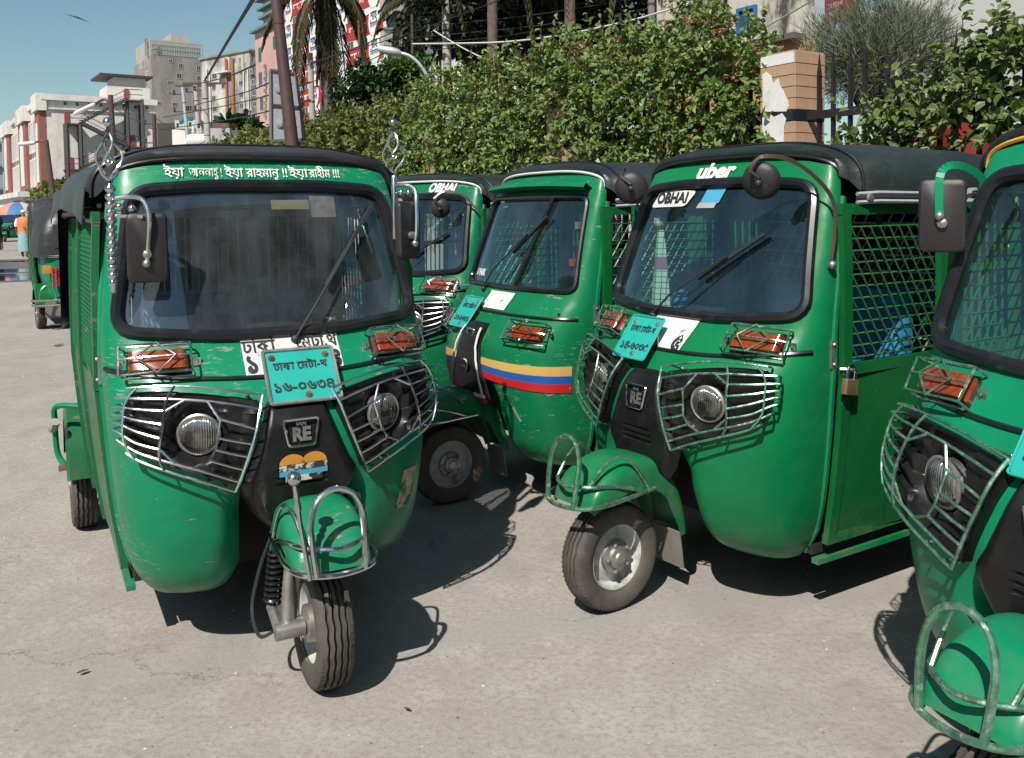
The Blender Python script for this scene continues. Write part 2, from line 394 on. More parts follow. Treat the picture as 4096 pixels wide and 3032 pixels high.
def canopy_mesh():
    m = MB(); st = [(-.622, .488, 1.697, 1.612), (-.606, .497, 1.702, 1.612), (-.598, .506, 1.722, 1.616), (-.606, .514, 1.741, 1.61), (-.645, .528, 1.749, 1.595), (-.69, .55, 1.752, 1.565),
                    (-.715, .577, 1.755, 1.558), (-.80, .588, 1.757, 1.556), (-1.1, .622, 1.757, 1.553), (-1.5, .645, 1.750, 1.545), (-1.72, .65, 1.742, 1.53),
                    (-1.78, .65, 1.738, 1.0), (-1.9, .648, 1.725, .97), (-2.08, .638, 1.69, .955), (-2.22, .62, 1.63, .95), (-2.31, .595, 1.55, .95), (-2.36, .55, 1.46, .95), (-2.385, .5, 1.36, .955)]
    n = 41
    def sec(i, u):
        x, hw, zt, zb = st[i]; ph = math.pi * u; c = math.cos(ph); s_ = math.sin(ph); e = 2 / 3.0
        x += (0, 0, 0, 0, 0, 0)[min(i, 5)] - (.045, .045, .042, .036, .02, .006)[i] * abs(c) ** 3 if i < 6 else 0
        return V(x + .015 * math.sin(u * 23 + i) * .12, hw * math.copysign(abs(c) ** e, c), zb + (zt - zb) * max(0, s_) ** e + .004 * math.sin(i * 2.1 + u * 9))
    vs = [sec(i, k / (n - 1)) for i in range(len(st)) for k in range(n)]
    fs = [(i * n + k, i * n + k + 1, (i + 1) * n + k + 1, (i + 1) * n + k) for i in range(len(st) - 1) for k in range(n - 1)]
    b = (len(st) - 1) * n; vs.append(V(-2.39, 0, 1.1)); fs += [(b + k, b + k + 1, len(vs) - 1) for k in range(n - 1)] + [(b + n - 1, b, len(vs) - 1)]
    return m.add(vs, fs)
def piping_mesh():
    m = MB(); pts = []
    for k in range(29):
        ph = math.pi * k / 28; c = math.cos(ph); s_ = math.sin(ph); e = 2 / 3.0
        pts.append((-.601 - .044 * abs(c) ** 3, .503 * math.copysign(abs(c) ** e, c), 1.612 + (1.704 - 1.612) * max(0, s_) ** e))
    return m.tube(pts, .007, 6)
def seam_mesh():
    m = MB(); pts = []
    for k in range(33):
        ph = math.pi * k / 32; c = math.cos(ph); s_ = math.sin(ph); e = 2 / 3.0
        pts.append((-.70, .566 * math.copysign(abs(c) ** e, c), 1.563 + (1.758 - 1.563) * max(0, s_) ** e))
    return m.tube(pts, .006, 6)

# headlamp cluster parameters (u inner->outer, v top->bottom) for side s
ZTOP = curve([(.10, .880), (.2, .905), (.32, .925), (.42, .933), (.5, .935)])
ZBOT = curve([(.15, .620), (.205, .638), (.28, .672), (.37, .708), (.45, .745), (.5, .79)])
def CL(u, v, off, s):
    yi = lerp(.112, .208, v); yo = .503 - .03 * (2 * v - 1) ** 4; y = lerp(yi, yo, u); z = lerp(ZTOP(y), ZBOT(y), v)
    p = SP(y, z, off); return V(p.x, s * p.y, p.z)
def cluster_mesh(s):
    m = MB()
    def fn(u, v):
        yi = lerp(.112, .208, v); y = lerp(yi, .503 - .03 * (2 * v - 1) ** 4, u); z = lerp(ZTOP(y), ZBOT(y), v)
        ed = min(u, 1 - u, v * .8, (1 - v) * .8); rim = max(0, min(1, ed / .07))
        off = .03 * min(1, ed / .02) if ed < .02 else lerp(.03, .012, min(1, (ed - .02) / .1))
        d = math.hypot(y - HLC[0], z - HLC[1])
        fin = (1 - (v * 5.0) % 1.0) * .020 * rim
        if u > .66 or u < .26: off += fin
        if d < .092: off = lerp(-.035, off, max(0, (d - .060) / .032)) if d > .060 else -.035
        if ed <= 0: off = -.01
        p = SP(y, z, off); return V(p.x, s * p.y, p.z)
    return m.grid(fn, 54, 76)
def headlamp_mesh(s):
    c = SP(*HLC, .0); ax = V(.93, s * .30, -.05); c = V(c.x, s * c.y, c.z)
    m = MB(); m.lathe([(.060, -.04), (.061, -.008), (.058, .002), (.048, .010), (.030, .017), (.012, .020), (.001, .0205)], c, ax, 28); return m
def headring_mesh(s):
    c = SP(*HLC, .0); ax = V(.93, s * .30, -.05).normalized(); c = V(c.x, s * c.y, c.z)
    a = ax.orthogonal().normalized(); b = ax.cross(a); m = MB()
    return m.tube([c - ax * .006 + (a * math.cos(t) + b * math.sin(t)) * .063 for t in [2 * math.pi * k / 28 for k in range(28)]], .006, 6, True)
def guard_mesh(s):
    m = MB(); r = .0042; o = .062; rows = [0, .15, .31, .46, .60, .74, .88, 1.0]
    def row(v, u0, u1, wrap=False):
        n = 16; pts = [CL(lerp(u0, u1, k / n), v, o, s) for k in range(n + 1)]
        if wrap:
            pts += [CL(1.0, v, o * .8, s) + V(-.014, 0, 0), CL(1.0, v, o * .45, s) + V(-.026, -s * .004, 0), CL(1.0, v, .0, s) + V(-.03, -s * .008, 0)]
        m.tube(pts, r, 6)
    for i, v in enumerate(rows):
        if i in (0, 1, 6, 7): row(v, 0, 1, True)
        else: row(v, .68, 1, True); row(v, 0, .27 if i in (3, 4) else .30)
    m.tube([CL(0, k / 10, o, s) for k in range(11)], r * 1.25, 6)
    m.tube([CL(.68, k / 10, o + .003, s) for k in range(11)], r, 6)
    m.tube([CL(.93, k / 10, o + .003, s) for k in range(11)], r, 6)
    m.tube([CL(.68, .31, o, s), CL(.56, .15, o, s)], r, 6); m.tube([CL(.68, .74, o, s), CL(.56, .88, o, s)], r, 6)
    m.tube([CL(.40, .15, o, s), CL(.28, .32, o, s), CL(.27, .60, o, s), CL(.30, .74, o, s), CL(.42, .88, o, s)], r, 6)
    for u, v in ((.12, 0), (.3, 1.0), (.1, 1.0)):
        a = CL(u, v, o, s); q = CL(u, v + (.07 if v > .5 else -.05), .0, s); m.tube([a, q], r * 1.2, 6); m.sphere(q, .009, 8)
    return m
INDC = {'new': (.400, 1.016), 'old': (.385, .893)}
def ind_pt(y, z, off, s): p = SP(y, z, off); return V(p.x, s * p.y, p.z)
def ind_mesh(s, key):
    y0, z0 = INDC[key]; m = MB()
    def fn(u, v):
        ed = min(u, 1 - u, v, 1 - v); return ind_pt(y0 + (u - .5) * .175, z0 + (v - .5) * .062, .036 * min(1, ed / .06) ** .5 if ed > 0 else -.004, s)
    return m.grid(fn, 26, 14)
def indbase_mesh(s, key):
    y0, z0 = INDC[key]; m = MB()
    def fn(u, v):
        ed = min(u, 1 - u, v, 1 - v); return ind_pt(y0 + (u - .5) * .19, z0 + (v - .5) * .074, .012 if ed > 0 else -.004, s)
    m.grid(fn, 16, 8)
    return m
def indguard_mesh(s, key):
    y0, z0 = INDC[key]; m = MB(); r = .0036
    def P(a, b, o): return ind_pt(y0 + a * .098, z0 + b * .042, o, s)
    for b in (1, -1):
        m.tube([P(-1.02, b, .0), P(-1.03, b, .03), P(-.97, b, .05)] + [P(a / 6, b, .052) for a in range(-5, 6)] + [P(.97, b, .05), P(1.03, b, .03), P(1.02, b, .0)], r, 6)
        m.tube([P(a / 6, b * 1.14, .026) for a in range(-6, 7)], r, 6)
    for a in (-.99, .99): m.tube([P(a, 1, .05), P(a, -1, .05)], r, 6)
    m.tube([P(-1, 0, .05)] + [P(a / 6, 0, .055) for a in range(-5, 6)] + [P(1, 0, .05)], r, 6)
    m.tube([P(-.55, 0, .058), P(0, 1.05, .058), P(.55, 0, .058), P(0, -1.05, .058)], r * 1.15, 6, True)
    for a in (-1.15, 1.15):
        q = P(a, 0, .006); m.box(q, (.006, .024, .026)); m.sphere(q + V(.006, 0, 0), .006, 6)
    return m
def strip_tube(ys, z, off, r, n=6, key=None):
    return MB().tube([SP(y, z(y) if callable(z) else z, off) for y in ys], r, n)
NHW = curve([(.46, .085), (.50, .125), (.56, .168), (.635, .198), (.70, .168), (.80, .128), (.89, .098)])
def nose_mesh(key):
    m = MB()
    if key == 'old':
        hw = curve([(.50, .185), (.6, .16), (.8, .098), (.92, .075)])
        def fn(u, v):
            z = lerp(.53, .92, v); s_ = u * 2 - 1; ed = min(1, (1 - abs(s_)) / .12); e2 = min(1, v / .04, (1 - v) / .05)
            p = SP(hw(z) * s_, max(z, .5), .032 * min(ed, 1) ** .5 * max(0, e2) ** .5); return p
        return m.grid(fn, 30, 30)
    def fn(u, v):
        z = lerp(.46, .89, v); s_ = u * 2 - 1; ed = min(1, (1 - abs(s_)) / .22); e2 = min(1, v / .16, (1 - v) / .06)
        x = SX(0, max(z, .55)) + .05 * max(0, ed) ** .5 * max(0, min(1, e2)) ** .5 - .10 * max(0, .56 - z) - .02
        slot = 0
        for zz in (.625, .648, .671):
            if abs(z - zz) < .005 and abs(s_) < .42: slot = .008
        return V(x - slot, NHW(z) * s_, z)
    return m.grid(fn, 36, 110)
def nose_x(z): return SX(0, max(z, .55)) + .03
def plate_frame(off=0.0):
    a = V(-.268, 0, 1.038); b = V(-.150, 0, .882); return a, b
def plate_fn(cy, w_, h_):
    a, b = plate_frame(); up = (a - b).normalized(); n = V(0, -1, 0).cross(up).normalized(); c = (a + b) / 2
    if n.x < 0: n = -n
    return lambda x, y, o=0.0: c + V(0, cy - 0 + x * 1.0, 0) + up * y + n * o
def tyre_mesh():
    m = MB(); N = 132; W = .048; prof = []
    def gz(k): return abs((k % 6) / 3 - 1) - .5
    gs = (-.62, -.21, .21, .62); vs = []; per = None
    for k in range(N):
        t = 2 * math.pi * k / N; row = [(.121, -.041), (.130, -.050), (.150, -.056), (.180, -.056), (.190 - (.004 if k % 2 else 0), -.053), (.197 - (.005 if k % 2 else 0), -.049)]
        for g in gs:
            c = (g + .075 * gz(k)) * W; row += [(.2045 - .010 * abs(c / W) ** 2.5, c - .0046), (.190, c - .0038), (.190, c + .0038), (.2045 - .010 * abs(c / W) ** 2.5, c + .0046)]
        row += [(r_, -y_) for r_, y_ in row[5::-1]]
        per = len(row)
        for r_, y_ in row: vs.append(V(r_ * math.cos(t), y_, r_ * math.sin(t)))
    fs = [(k * per + i, k * per + i + 1, ((k + 1) % N) * per + i + 1, ((k + 1) % N) * per + i) for k in range(N) for i in range(per - 1)]
    return m.add(vs, fs)
def rim_mesh():
    m = MB()
    m.lathe([(.124, .047), (.127, .042), (.118, .036), (.110, .012), (.103, .002), (.080, .008), (.066, .022), (.001, .022)], (0, 0, 0), (0, 1, 0), 40, False)
    m.lathe([(.124, -.047), (.127, -.042), (.118, -.036), (.110, -.012), (.103, -.004), (.078, .0), (.066, -.01), (.001, -.01)], (0, 0, 0), (0, 1, 0), 40, False)
    return m
def hub_mesh():
    m = MB(); m.lathe([(.066, .022), (.062, .036), (.044, .040), (.04, .052), (.024, .056), (.02, .062), (.001, .062)], (0, 0, 0), (0, 1, 0), 20)
    for k in range(5):
        t = k * 2 * math.pi / 5; m.lathe([(.0085, .034), (.0085, .05), (.005, .054)], (.052 * math.cos(t), 0, .052 * math.sin(t)), (0, 1, 0), 6)
    m.lathe([(.06, -.01), (.058, -.05), (.03, -.06), (.02, -.10), (.001, -.10)], (0, 0, 0), (0, 1, 0), 20)
    return m
FR = curve([(46, .335), (65, .368), (90, .385), (120, .368), (150, .318), (172, .300)])
FW = curve([(46, .110), (60, .124), (90, .122), (125, .112), (172, .095)])
FH = curve([(46, .03), (60, .085), (90, .115), (130, .10), (172, .05)])
def fender_mesh():
    m = MB()
    def fn(u, v):
        al = lerp(46, 172, v); th = (u * 2 - 1) * math.pi / 2; hw = FW(al); h = FH(al); s_ = math.sin(th); c = max(0, math.cos(th))
        y = hw * math.copysign(abs(s_) ** .5, s_); r_ = FR(al) - h * (1 - c ** .5); a = R(al)
        if v < .05: r_ -= (1 - v / .05) * .012
        return V(math.cos(a) * r_, y, math.sin(a) * r_)
    m.grid(fn, 27, 40); return m
def crash_mesh(kind):
    m = MB(); r = .0088 if kind != 'thin' else .0065
    lo = smoothpath([(-.08, .126, .262), (.06, .136, .256), (.18, .134, .248), (.255, .095, .243), (.282, 0, .240), (.255, -.095, .243), (.18, -.134, .248), (.06, -.136, .256), (-.08, -.126, .262)], 5)
    hi = smoothpath([(-.02, .130, .262), (.10, .125, .302), (.20, .098, .310), (.252, 0, .306), (.20, -.098, .310), (.10, -.125, .302), (-.02, -.130, .262)], 5)
    m.tube(lo, r, 8); m.tube(hi, r * .85, 8)
    hoop = smoothpath([(.270, .072, .240), (.258, .080, .33), (.245, .078, .40), (.235, .052, .458), (.230, 0, .480), (.235, -.052, .458), (.245, -.078, .40), (.258, -.080, .33), (.270, -.072, .240)], 6)
    m.tube(hoop, r * 1.1, 8)
    if kind != 'thin':
        for s in (1, -1):
            m.tube(smoothpath([(.21, s * .09, .308), (.15, s * .10, .375), (.08, s * .115, .405), (.02, s * .125, .36), (-.05, s * .128, .262)], 5), r * .7, 8)
    else:
        m.tube(smoothpath([(.25, .08, .36), (.12, .10, .42), (.0, .13, .33)], 4), r * .7, 8)
    return m
def coil(p, q, rad, turns, r):
    p = Vector(p); q = Vector(q); ax = (q - p).normalized(); a = ax.orthogonal().normalized(); b = ax.cross(a); n = turns * 12
    return [p.lerp(q, k / n) + (a * math.cos(k * math.pi / 6) + b * math.sin(k * math.pi / 6)) * rad for k in range(n + 1)]
YS = curve([(.2, .492), (.4, .525), (.7, .556), (.95, .572), (1.25, .570), (1.52, .558)])
_cache = {}
def part(name, key, fn, mt, parent, **k):
    kk = (key, mt.name)
    if kk not in _cache: _cache[kk] = fn().mesh(name, mt, **k)
    return link(name, _cache[kk], parent)
def rod_mesh(L, r): return MB().tube([(0, 0, 0), (L, 0, 0)], r, 5)
STEERED = None
TRIMW = mat('pale_trim_strip', (.36, .37, .38), .5, .2, var=.15, vscale=30)
def rickshaw(label, pos, head, o, name='auto_rickshaw'):
    """o: options of this very vehicle"""
    root = empty(name, (pos[0], pos[1], 0), R(90 - head)); root.scale = (o.get('scale', 1),) * 3
    tag(root, label, 'auto rickshaw', o.get('group', 'green three-wheelers parked in the lot'))
    key = o.get('key', 'new'); old = key == 'old'; gm = GREEN[o['paint']]; gs = GREEN_SIDE[o.get('side', 'd')]; far = o.get('far', False)
    out = OUT_O if old else OUT_N
    cowl = part('front_cowl', 'cowl' + key, lambda: cowl_mesh(key), gm, root, smooth=60)
    # windscreen
    def gl():
        m = MB()
        def fn(u, v):
            z = lerp(1.07, 1.612, v); hw = lerp(.527, .448, v); return SP(lerp(-hw, hw, u), z, -.008)
        return m.grid(fn, 25, 14)
    part('windscreen', 'glass', gl, GLASS[o.get('glass', 'd')], root, smooth=60)
    part('windscreen_gasket', 'gasket' + key, lambda: MB().tube([SP(p[0], p[1], .004) for p in out], .0215 if not old else .014, 8, True), RUBBER, root)
    part('belt_moulding', 'belt' + key, lambda: strip_tube([i / 40 * .553 for i in range(-40, 41)], lambda y: .956 + .16 * abs(y) ** 2.2 if not old else .972, .003, .0085), RUBBER, root)
    part('firewall', 'firewall', lambda: MB().box2((-.56, -.47, .26), (-.53, .47, .98)).box2((-.50, -.5, .98), (-.36, .5, 1.0)), DARK, root, smooth=False)
    # canopy
    vin = vinyl(o.get('vinyl', 'black_canopy_vinyl'), o.get('vcol', (.017, .021, .022)))
    can = part('canopy', 'canopy', canopy_mesh, vin, root, smooth=60)
    part('canopy_piping', 'piping', piping_mesh, o.get('pipe', RUBBER), can); part('canopy_seam', 'seam', seam_mesh, RUBBER, can)
    for s in (-1, 1):
        if s == o.get('notrim'): continue
        for k_, (dz, mt) in enumerate(((0.0, TRIMW), (-.016, INK), (-.030, TRIMW))):
            part('canopy_trim', 'trim%d%d' % (s, k_), lambda: MB().tube([(-.66, s * .568, 1.548 + dz)] + [(x, s * (.588 + .062 * min(1, (-.7 - x) / .9)), 1.553 + dz - .012 * (-.7 - x)) for x in (-.75, -1.0, -1.3, -1.7)], .0085, 6), mt, can)
    # corner pillars, sill, floor
    for s in (-1, 1):
        part('door_pillar', 'pillar%d' % s, lambda: MB().tube([(XB(z) - .012, s * (WT(z) - .004), z) for z in [.24 + i * .1 for i in range(14)]], .014, 6), gm, root)
        part('sill', 'sill%d' % s, lambda: MB().bar((-.54, s * .492, .215), (-1.72, s * .50, .215), .03, .02), gm, root, smooth=False)
        part('hinge', 'hinge%d' % s, lambda: MB().box((-.538, s * .566, .985), (.03, .012, .10)).sphere((-.535, s * .574, 1.02), .007, 6).sphere((-.535, s * .574, .95), .007, 6), STEEL, root, smooth=False)
    part('floor', 'floor', lambda: MB().box2((-.54, -.48, .235), (-2.3, .48, .27)).box2((-1.66, -.53, .27), (-1.70, .53, .6)), DARK, root, smooth=False)
    # noses, lamps
    nose = part('nose_panel', 'nose' + key, lambda: nose_mesh(key), BLACKP, root, smooth=50)
    bz = .79 if not old else .86; bx = nose_x(bz) + (.003 if not old else .0)
    def badge():
        m = MB(); a = [(-.058, .042), (.058, .042), (.042, -.042), (-.042, -.042)]
        return m.tube(densify([V(bx + .006 - (z * .12), y * (.62 if old else 1), bz + z * (.7 if old else 1)) for y, z in fillet([V(*q) for q in a], .01, 3)], .02), .0048, 6, True)
    bo = part('badge', 'badge' + key, badge, CHROME, nose)
    if not far:
        lettering('RE', .058 if not old else .035, lambda x, y: V(bx + .004 - y * .12, x * .95, bz - .008 + y), STEEL, bo, bold=.003)
        lettering('BAJAJ', .014, lambda x, y: V(bx + .002 - y * .12, x, bz + .028 + y), STEEL, bo, bold=.0004)
    ik = key
    for s in (-1, 1):
        if not old:
            cl = part('headlamp_housing', 'cluster%d' % s, lambda: cluster_mesh(s), BLACKP, root, smooth=35)
            part('headlamp_lens', 'hl%d' % s, lambda: headlamp_mesh(s), LENS, cl, smooth=70); part('headlamp_ring', 'hr%d' % s, lambda: headring_mesh(s), STEEL, cl)
            if not far: part('headlamp_guard', 'guard%d' % s, lambda: guard_mesh(s), o.get('guard', CHROME), root)
        ib = part('indicator_lamp', 'indbase%d' % s + ik, lambda: indbase_mesh(s, ik), BLACKP, root)
        part('indicator_lens', 'ind%d' % s + ik, lambda: ind_mesh(s, ik), AMBER, ib, smooth=50)
        if not far: part('indicator_guard', 'indg%d' % s + ik, lambda: indguard_mesh(s, ik), o.get('iguard', o.get('guard', CHROME)), root)
    # wiper
    if not far:
        py, pz = o.get('wpiv', (.03, 1.052)); ty, tz = o.get('wtip', (.30, 1.39)); by, bz_ = o.get('wbase', (.045, 1.22))
        wm = MB(); wm.sphere(SP(py, pz, .012), .016, 8); mid = SP((by + ty) / 2, (bz_ + tz) / 2, .035)
        wm.tube([SP(py, pz, .02), SP(lerp(py, by, .5), lerp(pz, bz_, .5), .05), mid], .0045, 6)
        wp = wm.build('wiper_arm', INK, root)
        bl = MB(); bl.bar(SP(by, bz_, .018), SP(ty, tz, .018), .012, .016, (1, 0, 0)); bl.build('wiper_blade', INK, wp, smooth=False)
    # doors and rear body, both sides
    for s in (-1, 1):
        side(root, s, o, gs, gm, far)
    rear(root, o, gm, gs, far)
    interior(root, o, far)
    # steered front wheel
    sx = o.get('wheel_x', .035); sy = o.get('wheel_y', 0.0); st = R(o.get('steer', 0))
    def steer(ob, z=.205): ob.location = (sx, sy, z); ob.rotation_euler = (0, 0, st); return ob
    wheel = steer(part('wheel', 'rim', rim_mesh, o.get('rim', RIM), root, smooth=35))
    part('tyre', 'tyre', tyre_mesh, TYRE, wheel, smooth=30); part('hub', 'hub', hub_mesh, STEEL, wheel, smooth=35)
    fe = steer(part('front_mudguard', 'fender', fender_mesh, o.get('fender', gm), root, smooth=60, solid=.004)); fe.location.x -= .03
    if not far:
        part('crash_bar', 'crash' + o.get('crash', 'full'), lambda: crash_mesh(o.get('crash', 'full')), o.get('crashmat', CHROME), fe)
        fk = MB(); fk.tube([(.0, -.105, .0), (-.01, -.10, .12), (-.02, -.085, .25), (-.03, -.03, .33)], [.021, .019, .017, .017], 10)
        fk.tube([(.02, -.15, .0), (.02, -.06, .0)], .026, 10); fk.tube([(.02, -.135, .0), (-.10, -.135, .035)], .017, 8)
        steer(fk.build('fork', STEEL, root))
        sp_ = MB(); sp_.tube(coil((-.09, -.135, .05), (-.075, -.12, .22), .024, 9, .005), .0055, 5); sp_.tube([(-.09, -.135, .03), (-.075, -.12, .25)], .011, 8)
        steer(sp_.build('suspension_spring', RUBBER, root))
        cb = MB().tube(smoothpath([(.03, -.16, .01), (-.03, -.19, -.02), (-.13, -.19, .03), (-.14, -.16, .15), (-.10, -.13, .26)], 5), .006, 6)
        steer(cb.build('brake_hose', INK, root))
        fl = MB().box((-.295, 0, -.03), (.006, .17, .15), Matrix.Rotation(R(8), 3, 'Y')); steer(fl.build('mud_flap', RUBBERGREY, root, smooth=False))
    col = MB().tube([(-.02, 0, .40), (-.16, 0, .52), (-.30, 0, .62)], .03, 10); col.build('steering_column', DARK, root)
    if 'extra' in o: o['extra'](root, gm)
    return root
RIM = mat('wheel_rim_paint', (.46, .48, .47), .5, .1, var=.1, dirt=(.12, .10, .085), dscale=11, dmin=.50, dmax=.72)
RUBBERGREY = mat('grey_rubber_flap', (.16, .15, .14), .85, var=.2)

def side(root, s, o, gs, gm, far):
    style = o.get('door', 'mesh')
    def P(x, z, d=0.0): return V(x, s * (YS(z) + d + .035 * max(0, min(1, (-.6 - x) / .9))), z)
    x0, x1 = -.575, -1.165
    def panel(xa, xb, za, zb, d=0, nz_=8):
        return lambda: MB().grid(lambda u, v: P(lerp(xa, xb, u), lerp(za, zb, v), d), 2, nz_)
    def frame(bars, w_=.04, t_=.024):
        def f():
            m = MB()
            for (xa, za), (xb, zb) in bars:
                n = 6; pts = [P(lerp(xa, xb, k / n), lerp(za, zb, k / n)) for k in range(n + 1)]
                for a, b in zip(pts, pts[1:]): m.bar(a, b, t_ if abs(xb - xa) < .1 else w_, w_ if abs(xb - xa) < .1 else t_, (0, 1, 0) if abs(xb - xa) >= .1 else (1, 0, 0))
            return m
        return f
    dr = part('side_door', 'dframe%d' % s, lambda: frame([((x0 - .025, .29), (x0 - .025, 1.505)), ((x1 + .022, .29), (x1 + .022, 1.505))], .045)().box2((x0, s * (YS(1.495) - .012), 1.475), (x1, s * (YS(1.495) + .012), 1.515)).box2((x0, s * (YS(.925) - .012), .905), (x1, s * (YS(.925) + .014), .945)).box2((x0, s * (YS(.29) - .012), .275), (x1, s * (YS(.29) + .013), .31)), gs, root, smooth=False)
    part('door_panel', 'dpanel%d' % s, panel(x0 - .04, x1 + .04, .29, .925, .003), gs, dr)
    rear_p = part('rear_side_panel', 'rpanel%d' % s, lambda: frame([((-1.19, .28), (-1.19, 1.52)), ((-1.645, .28), (-1.645, 1.52))], .035)().box2((-1.18, s * .545, 1.48), (-1.66, s * .57, 1.52)).box2((-1.18, s * .56, .93), (-1.66, s * .585, .96)).box2((-1.18, s * .562, 1.24), (-1.66, s * .577, 1.27)), gs, root, smooth=False)
    part('door_panel', 'rpanl%d' % s, panel(-1.18, -1.66, .27, .94, .0), gs, rear_p)
    near = s == o.get('near', 0)
    if far: return
    if style == 'mesh':
        zs = [.963 + i * .0425 for i in range(12)]; L = x0 - .045 - (x1 + .045)
        if near:
            hk = ('rodh', gs.name)
            if hk not in _cache: _cache[hk] = rod_mesh(L, .0042).mesh('grille_bar', gs)
            dk = ('rodd', gs.name)
            if dk not in _cache: _cache[dk] = rod_mesh(.052, .0036).mesh('grille_bar', gs)
            for i, z in enumerate(zs):
                b = link('grille_bar', _cache[hk], dr); b.location = P(x0 - .045, z, .0 + .002 * math.sin(i * 3)); b.rotation_euler = (0, .004 * math.sin(i * 2.1), R(180))
                if i == len(zs) - 1: continue
                for k in range(9):
                    xx = x0 - .052 - k * .0525 - (.026 if i % 2 else 0)
                    if xx - .03 < x1 + .04: continue
                    b = link('grille_bar', _cache[dk], dr); b.location = P(xx, zs[i + 1] - .001, .004); b.rotation_euler = (0, R(126), 0)
        else:
            def gr():
                m = MB()
                for i, z in enumerate(zs): m.tube([P(x0 - .045, z), P(x1 + .045, z)], .004, 5)
                for k in range(16):
                    xa = x0 - .04 - k * .05 + .25
                    for i in range(len(zs) - 1):
                        xx = xa - i * .03
                        if x1 + .05 < xx - .03 and xx < x0 - .04: m.tube([P(xx, zs[i]), P(xx - .03, zs[i + 1])], .0034, 4)
                return m
            g = part('door_grille', 'dgrille%d' % s, gr, gs, dr)
    else:                                                   # fine expanded-metal sheet with punched slots
        def gr():
            m = MB()
            for k in range(24):
                x = x0 - .05 - k * .0205; m.tube([P(x, .945), P(x, 1.475)], .0036, 4)
            for i in range(30):
                for k in range(0, 23, 2):
                    x = x0 - .05 - (k + (i % 2)) * .0205; z = .96 + i * .017; m.tube([P(x, z), P(x - .0205, z + .008)], .0032, 4)
            return m
        part('door_grille', 'dgrillp%d' % s, gr, gs, dr)
    def bars():
        m = MB()
        for k in range(8):
            x = -1.235 - k * .052; m.tube([P(x, .95), P(x, 1.49)], .0055, 5)
        return m
    part('side_grille', 'sgrille%d' % s, bars, gs, rear_p)

def rear(root, o, gm, gs, far):
    def tub():
        m = MB()
        def fn(u, v):
            z = lerp(.36, .965, v); hw = lerp(.47, .555, min(1, v * 1.6)); ph = (u * 2 - 1) * math.pi / 2; s_ = math.sin(ph); c = math.cos(ph)
            return V(-1.66 - (.70 + .02 * v) * max(0, c) ** .28, hw * math.copysign(abs(s_) ** .28, s_), z)
        return m.grid(fn, 41, 14)
    tb = part('rear_body', 'tub', tub, gm, root, smooth=50)
    for s in (-1, 1):
        def arch():
            m = MB()
            def fn(u, v):
                a = lerp(12, 168, u); r_ = .275; t = v
                y = lerp(.47, .65, min(1, t * 1.25)); rr = r_ - (0 if t < .8 else (t - .8) / .2 * .05)
                return V(-2.0 + math.cos(R(a)) * rr * 1.05, s * y, .225 + math.sin(R(a)) * rr * 1.35)
            return m.grid(fn, 24, 9)
        part('rear_mudguard', 'rarch%d' % s, arch, gs, root, smooth=50)
        wh = part('wheel', 'rim', rim_mesh, RIM, root, smooth=35); wh.location = (-2.0, s * .575, .205)
        if s < 0: wh.rotation_euler = (0, 0, R(180))
        part('tyre', 'tyre', tyre_mesh, TYRE, wh, smooth=30); part('hub', 'hub', hub_mesh, STEEL, wh, smooth=35)
    part('rear_axle', 'axle', lambda: MB().tube([(-2.0, -.55, .205), (-2.0, .55, .205)], .03, 8).box((-1.95, 0, .3), (.4, .5, .25)), DARK, root, smooth=False)

